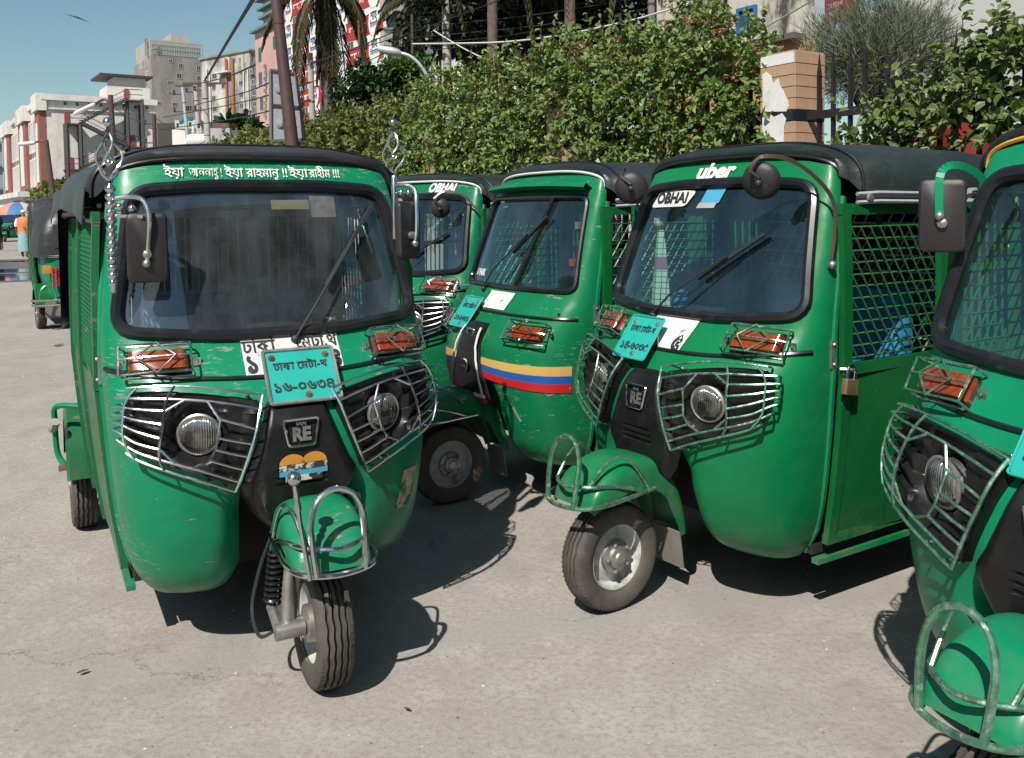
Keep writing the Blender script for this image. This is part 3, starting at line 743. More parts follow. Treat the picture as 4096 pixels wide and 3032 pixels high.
def interior(root, o, far):
    part('driver_seat', 'dseat', lambda: MB().box2((-.98, -.28, .42), (-1.28, .28, .60)), vinyl('seat_vinyl', (.02, .02, .022)), root, bevel=.03)
    part('seat_base', 'dsbase', lambda: MB().box2((-.98, -.24, .26), (-1.26, .24, .42)), DARK, root, smooth=False)
    part('driver_backrest', 'dback', lambda: MB().box2((-1.22, -.36, .62), (-1.33, .36, 1.16)), BLUESEAT, root, bevel=.03)
    ps = part('passenger_seat', 'pseat', lambda: MB().box2((-1.72, -.50, .48), (-2.15, .50, .66)), BLUESEAT, root, bevel=.05)
    part('passenger_backrest', 'pback', lambda: MB().box2((-2.10, -.50, .68), (-2.24, .50, 1.12)), BLUESEAT, ps, bevel=.05)
    if far: return
    pm = o.get('part', GREEN_SIDE['d'])
    kind = o.get('partition', 'mesh')
    def fr():
        m = MB(); x = -1.40
        for z in (.62, 1.02, 1.50): m.bar((x, -.53, z), (x, .53, z), .025, .03)
        for y in (-.53, -.12, .14, .53): m.bar((x, y, .3), (x, y, 1.52), .03, .025, (1, 0, 0))
        return m
    fp = part('partition_frame', 'pframe', fr, pm, root, smooth=False)
    def gr():
        m = MB(); x = -1.395
        if kind == 'bars':
            for k in range(24): m.tube([(x, -.52 + k * .0452, .62), (x, -.52 + k * .0452, 1.5)], .0038, 4)
            for z0 in (1.42, 1.34, .86, .78):
                up = 1 if z0 > 1.1 else -1
                m.tube([(x + .006, -.5, z0 - up * .13), (x + .006, 0, z0 + up * .03), (x + .006, .5, z0 - up * .13)], .003, 4)
        else:
            for k in range(13): m.tube([(x, -.52, .66 + k * .07), (x, .52, .66 + k * .07)], .004, 4)
            for k in range(-12, 26):
                a = (-.52 + k * .06, .62); b = (-.52 + k * .06 + .5, 1.5)
                t0 = max(0, (-.52 - a[0]) / .5); t1 = min(1, (.52 - a[0]) / .5)
                if t1 > t0: m.tube([(x, a[0] + .5 * t0, .62 + .88 * t0), (x, a[0] + .5 * t1, .62 + .88 * t1)], .0035, 4)
        return m
    part('partition_grille', 'pgr' + kind, gr, o.get('partbar', pm), fp)
    hb = part('handlebar', 'hbar', lambda: MB().tube([(-.60, -.34, 1.03), (-.50, -.2, 1.06), (-.45, -.06, 1.05), (-.45, .06, 1.05), (-.50, .2, 1.06), (-.60, .34, 1.03)], .014, 8), STEEL, root)
    part('handlebar_grip', 'hgrip', lambda: MB().tube([(-.66, -.40, 1.01), (-.58, -.31, 1.035)], .021, 8).tube([(-.66, .40, 1.01), (-.58, .31, 1.035)], .021, 8), INK, hb)
    part('instrument_box', 'ibox', lambda: MB().box((-.46, .0, 1.075), (.10, .18, .07)), DARK, hb, bevel=.015)
# ------------------------------------------------------------------ the vehicles
def decal(name, y0, y1, z0, z1, mt, parent, off=.002, skew=0, nu=16, nv=6):
    return MB().grid(lambda u, v: SP(lerp(y0, y1, u) + skew * v, lerp(z0, z1, v), off), nu, nv).build(name, mt, parent)
def surf_text(body, size, cy, cz, mt, parent, off=.003, **k):
    return lettering(body, size, lambda x, y: SP(cy + x, cz + y, off), mt, parent, **k)
def number_plate(root, line1, line2, cy=.03, framed=True, w_=.23, h_=.19, dz=0):
    f0 = plate_fn(cy, w_, h_); f = lambda x, y, o=0.0: f0(x, y, o) + V(-.3 * dz, 0, dz); m = MB(); c = [V(*q) for q in ((-w_ / 2, -h_ / 2), (w_ / 2, -h_ / 2), (w_ / 2, h_ / 2), (-w_ / 2, h_ / 2))]
    o2 = fillet(c, .012, 3); n = len(o2)
    m.add([f(p.x, p.y, .0) for p in o2] + [f(p.x, p.y, -.006) for p in o2], [tuple(range(n)), tuple(range(2 * n - 1, n - 1, -1))] + [(i, i + n, (i + 1) % n + n, (i + 1) % n) for i in range(n)])
    pl = m.build('number_plate', TEAL, root, smooth=False)
    lettering(line1, .040, lambda x, y: f(x, .036 + y, .0025), INK, pl, bold=.0008, width=w_ * .80)
    lettering(line2, .052, lambda x, y: f(x, -.042 + y, .0025), INK, pl, bold=.0012, width=w_ * .88)
    for x, y in ((-w_ / 2 + .024, h_ / 2 - .024), (w_ / 2 - .024, h_ / 2 - .024), (.01, -h_ / 2 + .02)):
        MB().lathe([(.012, 0), (.011, .004), (.005, .005), (.005, .009)], f(x, y, 0), f(x, y, 1) - f(x, y, 0), 10).build('bolt', RUST if framed else STEEL, pl)
    fm = MB().tube(densify([f(p.x, p.y, .002) for p in fillet([V(q.x * 1.03, q.y * 1.03) for q in c], .01, 3)], .03), .0065 if framed else .004, 6, True)
    fm.build('plate_frame', STEEL if framed else TEAL, pl)
    bk = MB(); [bk.bar(f(x, h_ * .2, -.006), SP(cy + x, .96, .0), .02, .006) for x in (-.07, .07)]; bk.build('plate_bracket', STEEL, pl, smooth=False)
    return pl
def rect_mirror(root, c, w_, h_, yaw, arm, armmat, arm_r, flat=False, tilt=0):
    M = Matrix.Rotation(yaw, 3, 'Z') @ Matrix.Rotation(tilt, 3, 'Y')
    m = MB(); pts = fillet([V(0, -w_ / 2, -h_ / 2), V(0, w_ / 2, -h_ / 2), V(0, w_ / 2, h_ / 2), V(0, -w_ / 2, h_ / 2)], .022, 4)
    lay = []
    for x, k in ((.012, .90), (.006, .98), (-.006, 1.0), (-.014, .97)): lay.append([Vector(c) + M @ V(x, p.y * k, p.z * k) for p in pts])
    n = len(pts); vs = [p for l in lay for p in l]; fs = [(i * n + k, i * n + (k + 1) % n, (i + 1) * n + (k + 1) % n, (i + 1) * n + k) for i in range(3) for k in range(n)] + [tuple(range(n)), tuple(range(4 * n - 1, 3 * n - 1, -1))]
    mi = m.add(vs, fs).build('mirror', MIRRORBACK, root, smooth=40)
    am = MB()
    if flat:
        for a, b in zip(arm, arm[1:]): am.bar(a, b, .021, .004, M @ V(1, 0, 0))
    else: am.tube(arm, arm_r, 8)
    am.build('mirror_arm', armmat, mi)
    kn = MB(); kn.sphere(Vector(arm[-1]), arm_r * 1.7, 8); kn.lathe([(.014, 0), (.014, .012), (.006, .016)], Vector(c) + M @ V(.012, 0, -.02), M @ V(1, 0, 0), 8); kn.build('mirror_knuckle', STEEL, mi)
    return mi
MIRRORBACK = mat('mirror_back_plastic', (.020, .019, .021), .5, var=.12, bmp=.1, bscale=200)
def round_mirror(root, c, r, nrm, strap, smat):
    mi = MB().lathe([(r * .97, -.006), (r, 0), (r * .96, .010), (r * .7, .022), (r * .3, .028), (.001, .029)], c, nrm, 28).build('mirror', MIRRORBACK, root, smooth=60)
    n = Vector(nrm).normalized(); k = MB().tube([Vector(c) + n * .02, Vector(c) + n * .05 + V(0, 0, .02), strap[-1]], .008, 6); k.sphere(Vector(c) + n * .045, .014, 8); k.build('mirror_knuckle', INK, mi)
    st = MB()
    for a, b in zip(strap, strap[1:]): st.bar(a, b, .015, .004, (1, 0, 0))
    st.build('mirror_strap', smat, mi, smooth=False); return mi
STRAP = mat('brown_strap', (.085, .05, .038), .55, .3, var=.3)
WHITEPIPE = mat('white_piping', (.6, .6, .57), .6); YELLOWP = mat('yellow_piping', (.55, .30, .05), .5)
GREENSTEEL = mat('green_painted_wire', (.13, .30, .20), .25, .75, var=.4, vscale=30, dirt=(.45, .46, .43), dscale=35, dmin=.50, dmax=.7)
ORANGE = mat('orange_sticker', (.50, .22, .03), .5, var=.15, dirt=(.4, .36, .28), dscale=20, dmin=.6, dmax=.75); SKYBLUE = mat('blue_sticker', (.06, .32, .50), .5, var=.1)
DHAKA = '\u09a2\u09be\u0995\u09be \u09c7\u09ae\u099f\u09be-\u09a5'
D = lambda s_: ''.join(chr(0x9e6 + int(c)) if c.isdigit() else c for c in s_)

def finial(parent, base, z0, z1, beads, side):
    """polished ornamental post: turned beads, a twisted wire cage and a ball on top"""
    x, y = base; m = MB(); prof = [(.010, z0)]
    if beads:
        n = 13; zz = z0 + .02; st_ = (z1 - .20 - zz) / n
        for i in range(n):
            if i in (3,):
                prof += [(.009, zz), (.013, zz + st_ * .3), (.015, zz + st_ * 1.2), (.009, zz + st_ * 1.6)]
            b = .0175 if i > 0 else .014
            prof += [(.0085, zz), (b * .9, zz + st_ * .25), (b, zz + st_ * .5), (b * .9, zz + st_ * .75), (.0085, zz + st_ * .98)]; zz += st_
    else: prof += [(.012, z0 + .01), (.012, z1 - .20)]
    prof.append((.008, z1 - .195))
    po = MB().lathe([p for i, p in enumerate(prof) if i == 0 or p[1] > prof[i - 1][1]], (x, y, 0), (0, 0, 1), 12).build('ornament_post', CHROME, parent, smooth=50)
    cg = MB()
    for k in range(4):
        pts = []
        for i in range(15):
            t = i / 14; rr = .004 + .037 * math.sin(math.pi * t ** .8) ** 1.1; a = k * math.pi / 2 + t * 2.6
            pts.append((x + rr * math.cos(a), y + rr * math.sin(a), z1 - .185 + t * .15))
        cg.tube(pts, .0048, 6)
    cg.sphere((x, y, z1 - .13), .014, 10); cg.tube([(x, y, z1 - .04), (x, y, z1 - .01)], .006, 6)
    cg.build('ornament_cage', CHROME, po); MB().sphere((x, y, z1), .0165, 14).build('ornament_ball', CHROME, po)
    return po

# ---- front left vehicle
def extra_a(root, gm):
    decal('painted_number_panel', -.142, .192, .962, 1.072, WORNWHITE, root, .0055)
    surf_text('\u09a2\u09be\u0995\u09be', .058, -.085, 1.045, INK, root, .0075, bold=.0012); surf_text('\u09c7\u09ae\u099f\u09be.\u09a5', .055, .115, 1.048, INK, root, .0075, bold=.0012)
    surf_text(D('1'), .075, -.118, .992, INK, root, .0075, bold=.003); surf_text(D('4'), .075, .168, .992, INK, root, .0075, bold=.003)
    number_plate(root, DHAKA, D('16-0634'), .032, True)
    for body, cy, wd in (('\u0987\u09af\u09bc\u09be', -.292, .066), ('\u0986\u09b2\u09cd\u09b2\u09be\u09b9\u09c1 !', -.186, .112), ('\u0987\u09af\u09bc\u09be', -.088, .064), ('\u09b0\u09be\u09b9\u09ae\u09be\u09a8\u09c1 !!', .030, .150), ('\u0987\u09af\u09bc\u09be', .146, .072), ('\u09b0\u09be\u09b9\u09c0\u09ae !!!', .246, .118)):
        surf_text(body.replace('\u09cd', ''), .046, cy - .012, 1.647, WHITEINK, root, .006, bold=0 if '\u0986' in body else .0007, width=wd)
    # round sticker on the nose
    def pn(x, y, o=0): return V(nose_x(.668 + y) + .004 + o, x + .002, .668 + y)
    lobes = []
    for cx in (-.036, .036):
        lobes.append([pn(cx + .042 * math.cos(t), .022 + .033 * math.sin(t), .001) for t in [math.pi * k / 12 for k in range(13)]])
    st = MB()
    for l in lobes: st.add(l, [tuple(range(len(l)))])
    so = st.build('sticker', ORANGE, root, smooth=False)
    MB().grid(lambda u, v: pn(lerp(-.079, .079, u), lerp(.0, .021, v), .002), 4, 2).build('sticker_band', mat('sticker_dark_worn', (.03, .03, .03), .6, dirt=(.5, .48, .42), dscale=28, dmin=.5, dmax=.56), so, smooth=False)
    MB().grid(lambda u, v: pn(lerp(-.078, .080, u), lerp(-.016, .0, v), .002), 4, 2).build('sticker_band', SKYBLUE, so, smooth=False)
    MB().grid(lambda u, v: pn(lerp(-.058, .062, u), lerp(-.036, -.016, v), .002), 4, 2).build('sticker_band', mat('sticker_white_worn', (.55, .53, .47), .6, dirt=(.025, .025, .025), dscale=24, dmin=.46, dmax=.52), so, smooth=False)
    decal('scuff', .36, .43, .44, .58, mat('worn_patch', (.36, .33, .26), .8, var=.4, vscale=12, dirt=(.01, .12, .06), dscale=14, dmin=.5, dmax=.56), root, .002, .03)
    finial(root, (-.40, -.525), 1.25, 1.80, True, -1); finial(root, (-.43, .455), 1.40, 1.835, False, 1)
    rect_mirror(root, (-.345, -.425, 1.395), .125, .225, R(-8), smoothpath([(-.40, -.52, 1.555), (-.37, -.47, 1.56), (-.335, -.435, 1.55), (-.315, -.42, 1.50), (-.325, -.425, 1.40), (-.328, -.43, 1.345)], 4), CHROME, .0085)
    rect_mirror(root, (-.345, .475, 1.435), .11, .215, R(24), smoothpath([(-.43, .455, 1.60), (-.40, .48, 1.603), (-.36, .51, 1.585), (-.335, .505, 1.52), (-.325, .50, 1.43), (-.33, .495, 1.385)], 4), CHROME, .0085)
    bb = MB()
    for q in ((-.385, -.50, 1.528), (-.365, -.465, 1.522), (-.415, .478, 1.573), (-.40, .502, 1.573)): bb.sphere(q, .014, 10)
    bb.tube([(-.40, -.525, 1.50), (-.33, -.435, 1.495)], .006, 6); bb.build('ornament_ball', CHROME, root)
    # ball-topped rod in front of the mudguard hoop
    rd = MB(); rd.tube([(.235, -.075, .44), (.215, -.095, .60), (.205, -.105, .715)], .0075, 8); rd.lathe([(.009, 0), (.011, .015), (.007, .03), (.010, .04), (.007, .06)], (.212, -.098, .64), (-.1, -.08, 1), 8); rd.sphere((.202, -.107, .735), .021, 14); rd.build('ball_rod', CHROME, root)
    # sagging side flap of the canopy and the rolled curtain under it
    fl = MB().grid(lambda u, v: V(lerp(-.69, -1.78, u), -(lerp(.588, .660, min(1, u * 1.5)) + .012 * v + .006 * math.sin(u * 21) * v), 1.60 - (.075 + .055 * abs(2 * u - 1) ** 3) * v + .006 * math.sin(u * 17) * v), 30, 7)
    fl.build('canopy_flap', vinyl('black_canopy_vinyl_dusty', (.028, .031, .036)), root, smooth=60, solid=.004)
    MB().tube([(-.75, -.575, 1.505), (-1.1, -.60, 1.515), (-1.45, -.62, 1.512), (-1.7, -.62, 1.50)], .016, 8).build('rolled_curtain', vinyl('black_canopy_vinyl_dusty', (.028, .031, .036)), root)
    MB().tube([(-.72, -.54, 1.535), (-1.7, -.55, 1.535)], .009, 6).build('canopy_rail', STEEL, root)
    # bent hook bar beside the rear mudguard
    MB().tube(smoothpath([(-1.72, -.56, .63), (-1.78, -.68, .635), (-1.80, -.69, .56), (-1.82, -.685, .42), (-1.80, -.66, .36)], 5), .013, 8).build('bumper_hook', gm, root)
    MB().tube(smoothpath([(-1.76, -.69, .57), (-1.79, -.70, .535), (-1.83, -.69, .55)], 4), .022, 8).build('cloth_wrap', mat('old_rag', (.34, .32, .27), .95, var=.2), root)
    MB().bar((-1.76, -.58, .36), (-1.78, -.68, .35), .035, .025).build('bumper_bracket', RUST, root, smooth=False)
    decal('screen_sticker', .02, .16, 1.52, 1.555, mat('yellowed_sticker', (.22, .20, .09), .6, var=.2), root, -.011); decal('screen_sticker', .165, .26, 1.49, 1.57, mat('torn_sticker', (.18, .15, .13), .7, var=.4, vscale=20, dirt=(.4, .38, .35), dscale=16), root, -.011)
A = rickshaw('dusty green auto rickshaw in front with chrome ornamental posts and white prayer lettering', (-.639, 2.787), 151.9,
    dict(paint='a', side='a', glass='a', guard=CHROME, partition='bars', part=mat('partition_paint_pale', (.30, .36, .33), .6), door='slots', near=-1, notrim=-1, steer=-1, wheel_y=.020, wheel_x=.0, wpiv=(.042, 1.058), wbase=(.177, 1.235), wtip=(.40, 1.525), vinyl='black_canopy_vinyl_dusty', vcol=(.028, .031, .036), extra=extra_a))

# ---- right-hand vehicle with the ride-hailing lettering
def extra_d(root, gm):
    surf_text('uber', .088, -.05, 1.650, WHITEINK, root, .006, bold=.004, shear=.06, width=.21)
    decal('painted_number_panel', -.15, .09, .955, 1.075, WORNWHITE, root, .0055, skew=.02)
    surf_text(D('5'), .075, .060, .985, INK, root, .0075, bold=.004)
    number_plate(root, DHAKA, D('14-6035'), -.105, False, .18, .185, .035)
    st = fillet([V(-.395, 1.508), V(-.165, 1.512), V(-.12, 1.575), V(-.35, 1.585)], .02, 4)
    m = MB(); m.add([SP(p.x, p.y, .001) for p in st], [tuple(range(len(st)))]); so = m.build('sticker', WHITEINK, root, smooth=False)
    surf_text('OBHAI', .062, -.262, 1.546, INK, so, .003, bold=.0022, width=.20)
    decal('screen_sticker', -.085, .02, 1.525, 1.585, SKYBLUE, root, -.003, .02); decal('screen_sticker', -.10, .0, 1.505, 1.527, mat('clear_sticker', (.36, .38, .34), .5, var=.2), root, -.003, .01)
    round_mirror(root, (-.395, .365, 1.60), .070, (.80, .42, -.20), smoothpath([(-.535, .555, 1.30), (-.55, .56, 1.42), (-.555, .545, 1.53), (-.50, .50, 1.62), (-.44, .44, 1.675), (-.375, .39, 1.685), (-.335, .375, 1.655), (-.33, .372, 1.63)], 4), STRAP)
    round_mirror(root, (-.43, -.40, 1.595), .072, (.62, .70, -.10), smoothpath([(-.56, -.50, 1.50), (-.50, -.48, 1.60), (-.45, -.45, 1.67), (-.40, -.42, 1.67), (-.385, -.41, 1.64)], 4), STRAP)
    bz = MB()
    for z in (.34, .42, .52, .62, .72): bz.sphere((XB(z) + .015, WT(z) - .008, z), .007, 6)
    bz.sphere((-.535, .562, 1.30), .016, 8); bz.build('pillar_bolt', STEEL, root)
    for k, x in enumerate((-.60, -.63, -.66)): pass
    cap = MB().lathe([(.016, 0), (.014, .01), (.004, .012)], (-.705, .585, 1.535), (0, 1, 0), 10).build('canopy_button', STEEL, root)
Dv = rickshaw('clean green auto rickshaw lettered uber, with round strapped mirrors and padlocked mesh door', (.371, 3.327), 237.6,
    dict(paint='d', side='d', glass='d', guard=GREENSTEEL, iguard=GREENSTEEL, near=1, partbar=mat('lit_partition_wire', (.42, .50, .44), .45), crashmat=GREENSTEEL, steer=3, wheel_x=.015, wpiv=(-.15, 1.065), wbase=(.045, 1.221), wtip=(.31, 1.40), vinyl='black_canopy_vinyl_green', vcol=(.013, .021, .019), extra=extra_d))  # pale wire colour stands in for bright light on the partition

# ---- vehicle cut by the right edge
def extra_e(root, gm):
    decal('painted_number_panel', -.13, .16, .955, 1.075, WORNWHITE, root, .0055)
    number_plate(root, DHAKA, D('11-4752'), .0, False, .235, .19)
    rect_mirror(root, (-.43, -.495, 1.475), .122, .205, R(35), smoothpath([(-.60, -.47, 1.555), (-.55, -.48, 1.60), (-.47, -.49, 1.618), (-.415, -.49, 1.595), (-.405, -.488, 1.53), (-.405, -.486, 1.475)], 4), gm, .008, True)
    MB().tube([(-.5, -.05, 1.2), (-.52, -.12, 1.2)], .028, 10).build('wiper_motor', mat('aged_white_plastic', (.42, .38, .34), .6), root)
Ev = rickshaw('bright green auto rickshaw with yellow piping, cut off by the right edge', (1.071, 1.873), 241.0,
    dict(paint='e', side='d', glass='d', guard=GREENSTEEL, crashmat=GREENSTEEL, pipe=YELLOWP, near=0, steer=0, wheel_x=-.02, extra=extra_e))

# ---- striped older vehicle in the middle
def extra_c(root, gm):
    def band(name, k0, k1, col):
        for y0, y1 in ((.115, .552), (-.552, -.115)):
            def fn(u, v):
                y = lerp(y0, y1, u); t = (abs(y) - .115) / .437; top = lerp(.758, .745, t); bot = lerp(.660, .612, t); k = lerp(k0, k1, v); return SP(y, lerp(top, bot, k), .0045)
            MB().grid(fn, 24, 4).build(name, col, root)
    band('painted_stripe', 0, .36, mat('stripe_yellow', (.50, .33, .09), .5, var=.1, dirt=(.1, .2, .1), dscale=20, dmin=.66, dmax=.7)); band('painted_stripe', .36, .66, mat('stripe_blue', (.012, .085, .34), .45, var=.15)); band('painted_stripe', .66, 1.0, mat('stripe_red', (.42, .015, .018), .45, var=.12, dirt=(.3, .2, .15), dscale=24, dmin=.66, dmax=.68))
    decal('painted_number_panel', -.11, .13, .985, 1.07, WORNWHITE, root, .0055)
    number_plate(root, DHAKA, D('13-8631'), -.165, False, .175, .185)
    MB().bar(SP(.09, 1.10, .004), SP(.20, 1.57, .004), .022, .018, (1, 0, 0)).build('windscreen_divider', RUBBER, root, smooth=False)
    br = MB().grid(lambda u, v: SP(lerp(-.455, .455, u), 1.622 - .012 * (2 * u - 1) ** 2 - .026 * v * 0 + (.0 if v < .5 else -.022), .0 + (.055 if 0 < v < 1 else .0) + .02 * v), 24, 4)
    br.build('windscreen_visor', gm, root, smooth=40)
    for s in (1, -1):
        MB().tube([SP(s * lerp(.082, .165, k / 12) * 1.0, lerp(.88, .56, k / 12), .036 + .002 * (k % 2)) for k in range(13)], .006, 6).build('nose_trim', WHITEPIPE, root)
    MB().tube([SP(lerp(-.175, .175, k / 16),   .545, .034) for k in range(17)], .013, 6).build('nose_trim', mat('red_trim', (.40, .02, .02), .5), root)
    MB().tube([SP(lerp(-.17, .17, k / 16), .568, .036) for k in range(17)], .010, 6).build('nose_trim', WHITEPIPE, root)
    c = SP(0, .70, .036); bs = MB().lathe([(.038, 0), (.034, .004), (.001, .005)], c, (1, 0, .1), 20).build('round_sticker', WHITEINK, root)
    for dz, m_ in ((.016, mat('sticker_red', (.4, .02, .02), .5)), (-.016, mat('sticker_blue', (.01, .06, .3), .5))):
        pts = [c + V(.0065 - dz * .1, .035 * math.cos(t), math.copysign(1, dz) * (.004 + .030 * math.sin(t))) for t in [math.pi * k / 12 for k in range(13)]]
        MB().add(pts, [tuple(range(13))]).build('sticker_half', m_, bs, smooth=False)
    surf_text('U PARK', .05, -.33, 1.155, WHITEINK, root, .003, bold=.002, width=.12)
    for z in (1.42, 1.24): MB().box(SP(.50 - (z - 1.1) * .15, z, .012), (.02, .03, .035)).build('screen_clip', STEEL if z > 1.3 else RUST, root, smooth=False)
    sc_ = MB(); sc_.bar(SP(.33, .53, .001), SP(.36, .46, .001), .012, .004, (1, 0, 0)); sc_.build('dent_scrape', mat('bare_scrape', (.25, .23, .17), .7), root, smooth=False)
Cv = rickshaw('older green auto rickshaw with yellow blue and red stripes and a divided windscreen', (-.344, 4.565), 238.8,
    dict(key='old', paint='c', side='d', glass='d', partbar=mat('lit_partition_wire', (.42, .50, .44), .45), guard=CHROME, near=0, crash='thin', crashmat=CHROME, pipe=WHITEPIPE, steer=0, wheel_x=.0, wpiv=(-.20, 1.07), wbase=(.0, 1.27), wtip=(.21, 1.46), vinyl='black_canopy_vinyl_blue', vcol=(.016, .024, .027), extra=extra_c))  # partition wires painted pale as if the sun caught them
# ---- partly hidden vehicle behind the first
def extra_b(root, gm):
    surf_text('OBHAI', .085, .20, 1.655, WHITEINK, root, .006, bold=.004, shear=.12, width=.24)
    round_mirror(root, (-.42, .34, 1.52), .065, (.7, .6, -.1), smoothpath([(-.56, .54, 1.50), (-.50, .47, 1.60), (-.42, .38, 1.63), (-.36, .34, 1.58)], 4), STEEL)
    decal('round_sticker', -.04, .03, 1.46, 1.545, WHITEINK, root, -.003)
    lettering('P.O.S. 999', .07, lambda x, y: V(-1.0 - x, .606, 1.645 + y), mat('chalk', (.25, .26, .26), .8), root, bold=.001)
    number_plate(root, DHAKA, D('12-3290'), .0, False)
Bv = rickshaw('green auto rickshaw lettered OBHAI, half hidden behind the front one', (-.99, 5.709), 219,
    dict(paint='b', side='d', glass='d', guard=CHROME, near=0, pipe=WHITEPIPE, crash='thin', wpiv=(.0, 1.06), wbase=(.10, 1.2), wtip=(.36, 1.36), vinyl='black_canopy_vinyl_blue', vcol=(.016, .024, .027), extra=extra_b))
# ---- rear view on the left
def extra_f(root, gm):
    W_ = WHITEINK
    for s in (1, -1):
        t = MB().box((-2.40, s * .40, .70), (.03, .13, .25)).build('tail_lamp', REDLENS, root, bevel=.02)
        g = MB()
        for z in (.59, .80): g.tube([(-2.425, s * .40 - .075, z), (-2.435, s * .40 + .075, z)], .004, 5)
        for y in (-.07, -.025, .025, .07): g.tube([(-2.43, s * .40 + y, .58), (-2.43, s * .40 + y, .83)], .004, 5)
        g.tube([(-2.44, s * .40, .60), (-2.44, s * .40 + .065, .70), (-2.44, s * .40, .80), (-2.44, s * .40 - .065, .70)], .0045, 5, True); g.build('tail_lamp_guard', CHROME, t)
        MB().tube(smoothpath([(-2.42, s * .62, .40), (-2.43, s * .61, .52), (-2.43, s * .55, .59), (-2.43, s * .48, .58), (-2.43, s * .44, .50), (-2.43, s * .43, .40)], 4), .012, 6).build('bumper_hoop', GREENSTEEL, root)
        MB().box((-2.30, s * .40, .27), (.01, .30, .22)).build('mud_flap', RUBBERGREY, root, smooth=False)
        MB().box((-2.392, s * .52, .80), (.012, .10, .10)).build('reflector', ORANGE, root, bevel=.004)
    bp = MB()
    for z in (.40, .335): bp.tube([(-2.30, -.70, z), (-2.43, -.66, z), (-2.45, 0, z), (-2.43, .66, z), (-2.30, .70, z)], .014, 8)
    bp.build('bumper', STEEL, root)
    p = MB().box((-2.402, .10, .50), (.01, .46, .13)).build('rear_number_plate', W_, root, smooth=False); lettering('\u0996\u09be\u09ae\u09c1\u09a8', .10, lambda x, y: V(-2.409, .10 - x, .50 + y), mat('red_ink', (.4, .03, .02), .6), p, bold=.003, width=.36)
    MB().box((-2.395, .12, .88), (.012, .34, .075)).build('white_plate', W_, root, smooth=False)
    for z in (.955, .975): MB().tube([(-2.38, -.5, z), (-2.40, 0, z), (-2.38, .5, z)], .008, 6).build('canopy_trim', STEEL, root)
    MB().grid(lambda u, v: V(-2.40, lerp(.44, -.44, u), lerp(1.08, 1.38, v)), 2, 2).build('rear_window', mat('plastic_rear_window', (.05, .055, .06), .2, spec=.7), root)
    lettering('P', .09, lambda x, y: V(-2.405, .02 - x, 1.46 + y), W_, root, bold=.002)
Fv = rickshaw('auto rickshaw seen from behind, black canopy and barred red tail lamp, left edge', (-6.86, 13.82), -33,
    dict(paint='e', side='d', glass='d', far=False, near=0, vinyl='black_canopy_vinyl_grey', vcol=(.022, .025, .028), group='three-wheelers farther along the road', extra=extra_f))
Gv = rickshaw('small distant auto rickshaw facing the camera far down the road', (-28.6, 50.6), 160,
    dict(paint='e', side='d', glass='d', far=True, near=0, group='three-wheelers farther along the road'))

# ---- padlock and checked cloth
def padlock():
    # hangs on the hasp of the vehicle's door: local frame of the vehicle
    r = empty('padlock', (0, 0, 0)); M = Dv.matrix_world if False else Matrix.Translation((.371, 3.327, 0)) @ Matrix.Rotation(R(90 - 237.6), 4, 'Z')
    r.matrix_world = M @ Matrix.Translation((-.585, .600, .868)) @ Matrix.Rotation(R(-10), 4, 'Y') @ Matrix.Scale(1.2, 4)
    MB().box((0, 0, 0), (.052, .022, .047)).build('lock_body', mat('brass', (.50, .36, .20), .38, .85, var=.15), r, bevel=.005)
    MB().tube(smoothpath([(-.017, 0, .02), (-.017, 0, .045), (-.01, 0, .06), (.01, 0, .06), (.017, 0, .045), (.017, 0, .02)], 4), .0048, 8).build('shackle', CHROME, r)
    tag(r, 'brass padlock hanging on the mesh door of the uber rickshaw', 'padlock')
    h = MB().tube(smoothpath([(-.565, .575, .93), (-.585, .60, .93), (-.605, .60, .925), (-.62, .58, .92)], 4), .006, 6); h.build('door_hasp', STEEL, Dv)
padlock()
def cloth():
    m, t, b, L = nodes('checked_cloth'); b.inputs['Roughness'].default_value = .95
    c = t.nodes.new('ShaderNodeTexCoord'); sp_ = t.nodes.new('ShaderNodeSeparateXYZ'); L.new(c.outputs['Object'], sp_.inputs[0])
    def lines(o_, f, wd):
        a = t.nodes.new('ShaderNodeMath'); a.operation = 'MULTIPLY'; a.inputs[1].default_value = f; L.new(sp_.outputs[o_], a.inputs[0])
        q = t.nodes.new('ShaderNodeMath'); q.operation = 'FRACT'; L.new(a.outputs[0], q.inputs[0]); z = t.nodes.new('ShaderNodeMath'); z.operation = 'LESS_THAN'; z.inputs[1].default_value = wd; L.new(q.outputs[0], z.inputs[0]); return z.outputs[0]
    base = mix(t, lines('Z', 40, .14), (.50, .44, .33), (.12, .06, .05)); base = mix(t, lines('Y', 45, .14), base, (.14, .07, .05)); base = mix(t, lines('Z', 4.3, .25), base, (.30, .10, .13)); L.new(base, b.inputs['Base Color'])
    o = MB()
    def fn(u, v):
        t_ = v; rr = .012 + .045 * t_ ** .7; a = u * 2 * math.pi; return V(rr * .7 * math.cos(a) * (1 + .18 * math.sin(a * 5 + 1)), rr * math.sin(a) * (1 + .18 * math.cos(a * 4)), .42 * (1 - t_))
    o.grid(fn, 28, 16, cu=True); o.lathe([(.005, .41), (.028, .425), (.034, .445), (.026, .47), (.010, .485)], (0, 0, 0), (0, 0, 1), 12)
    ob = o.build('checked_cloth', m, None, smooth=60)
    M = Matrix.Translation((.371, 3.327, 0)) @ Matrix.Rotation(R(90 - 237.6), 4, 'Z'); ob.matrix_world = M @ Matrix.Translation((-.60, -.40, 1.0))
    tag(ob, 'knotted checked cotton cloth hanging inside the uber rickshaw windscreen', 'cloth')
cloth()
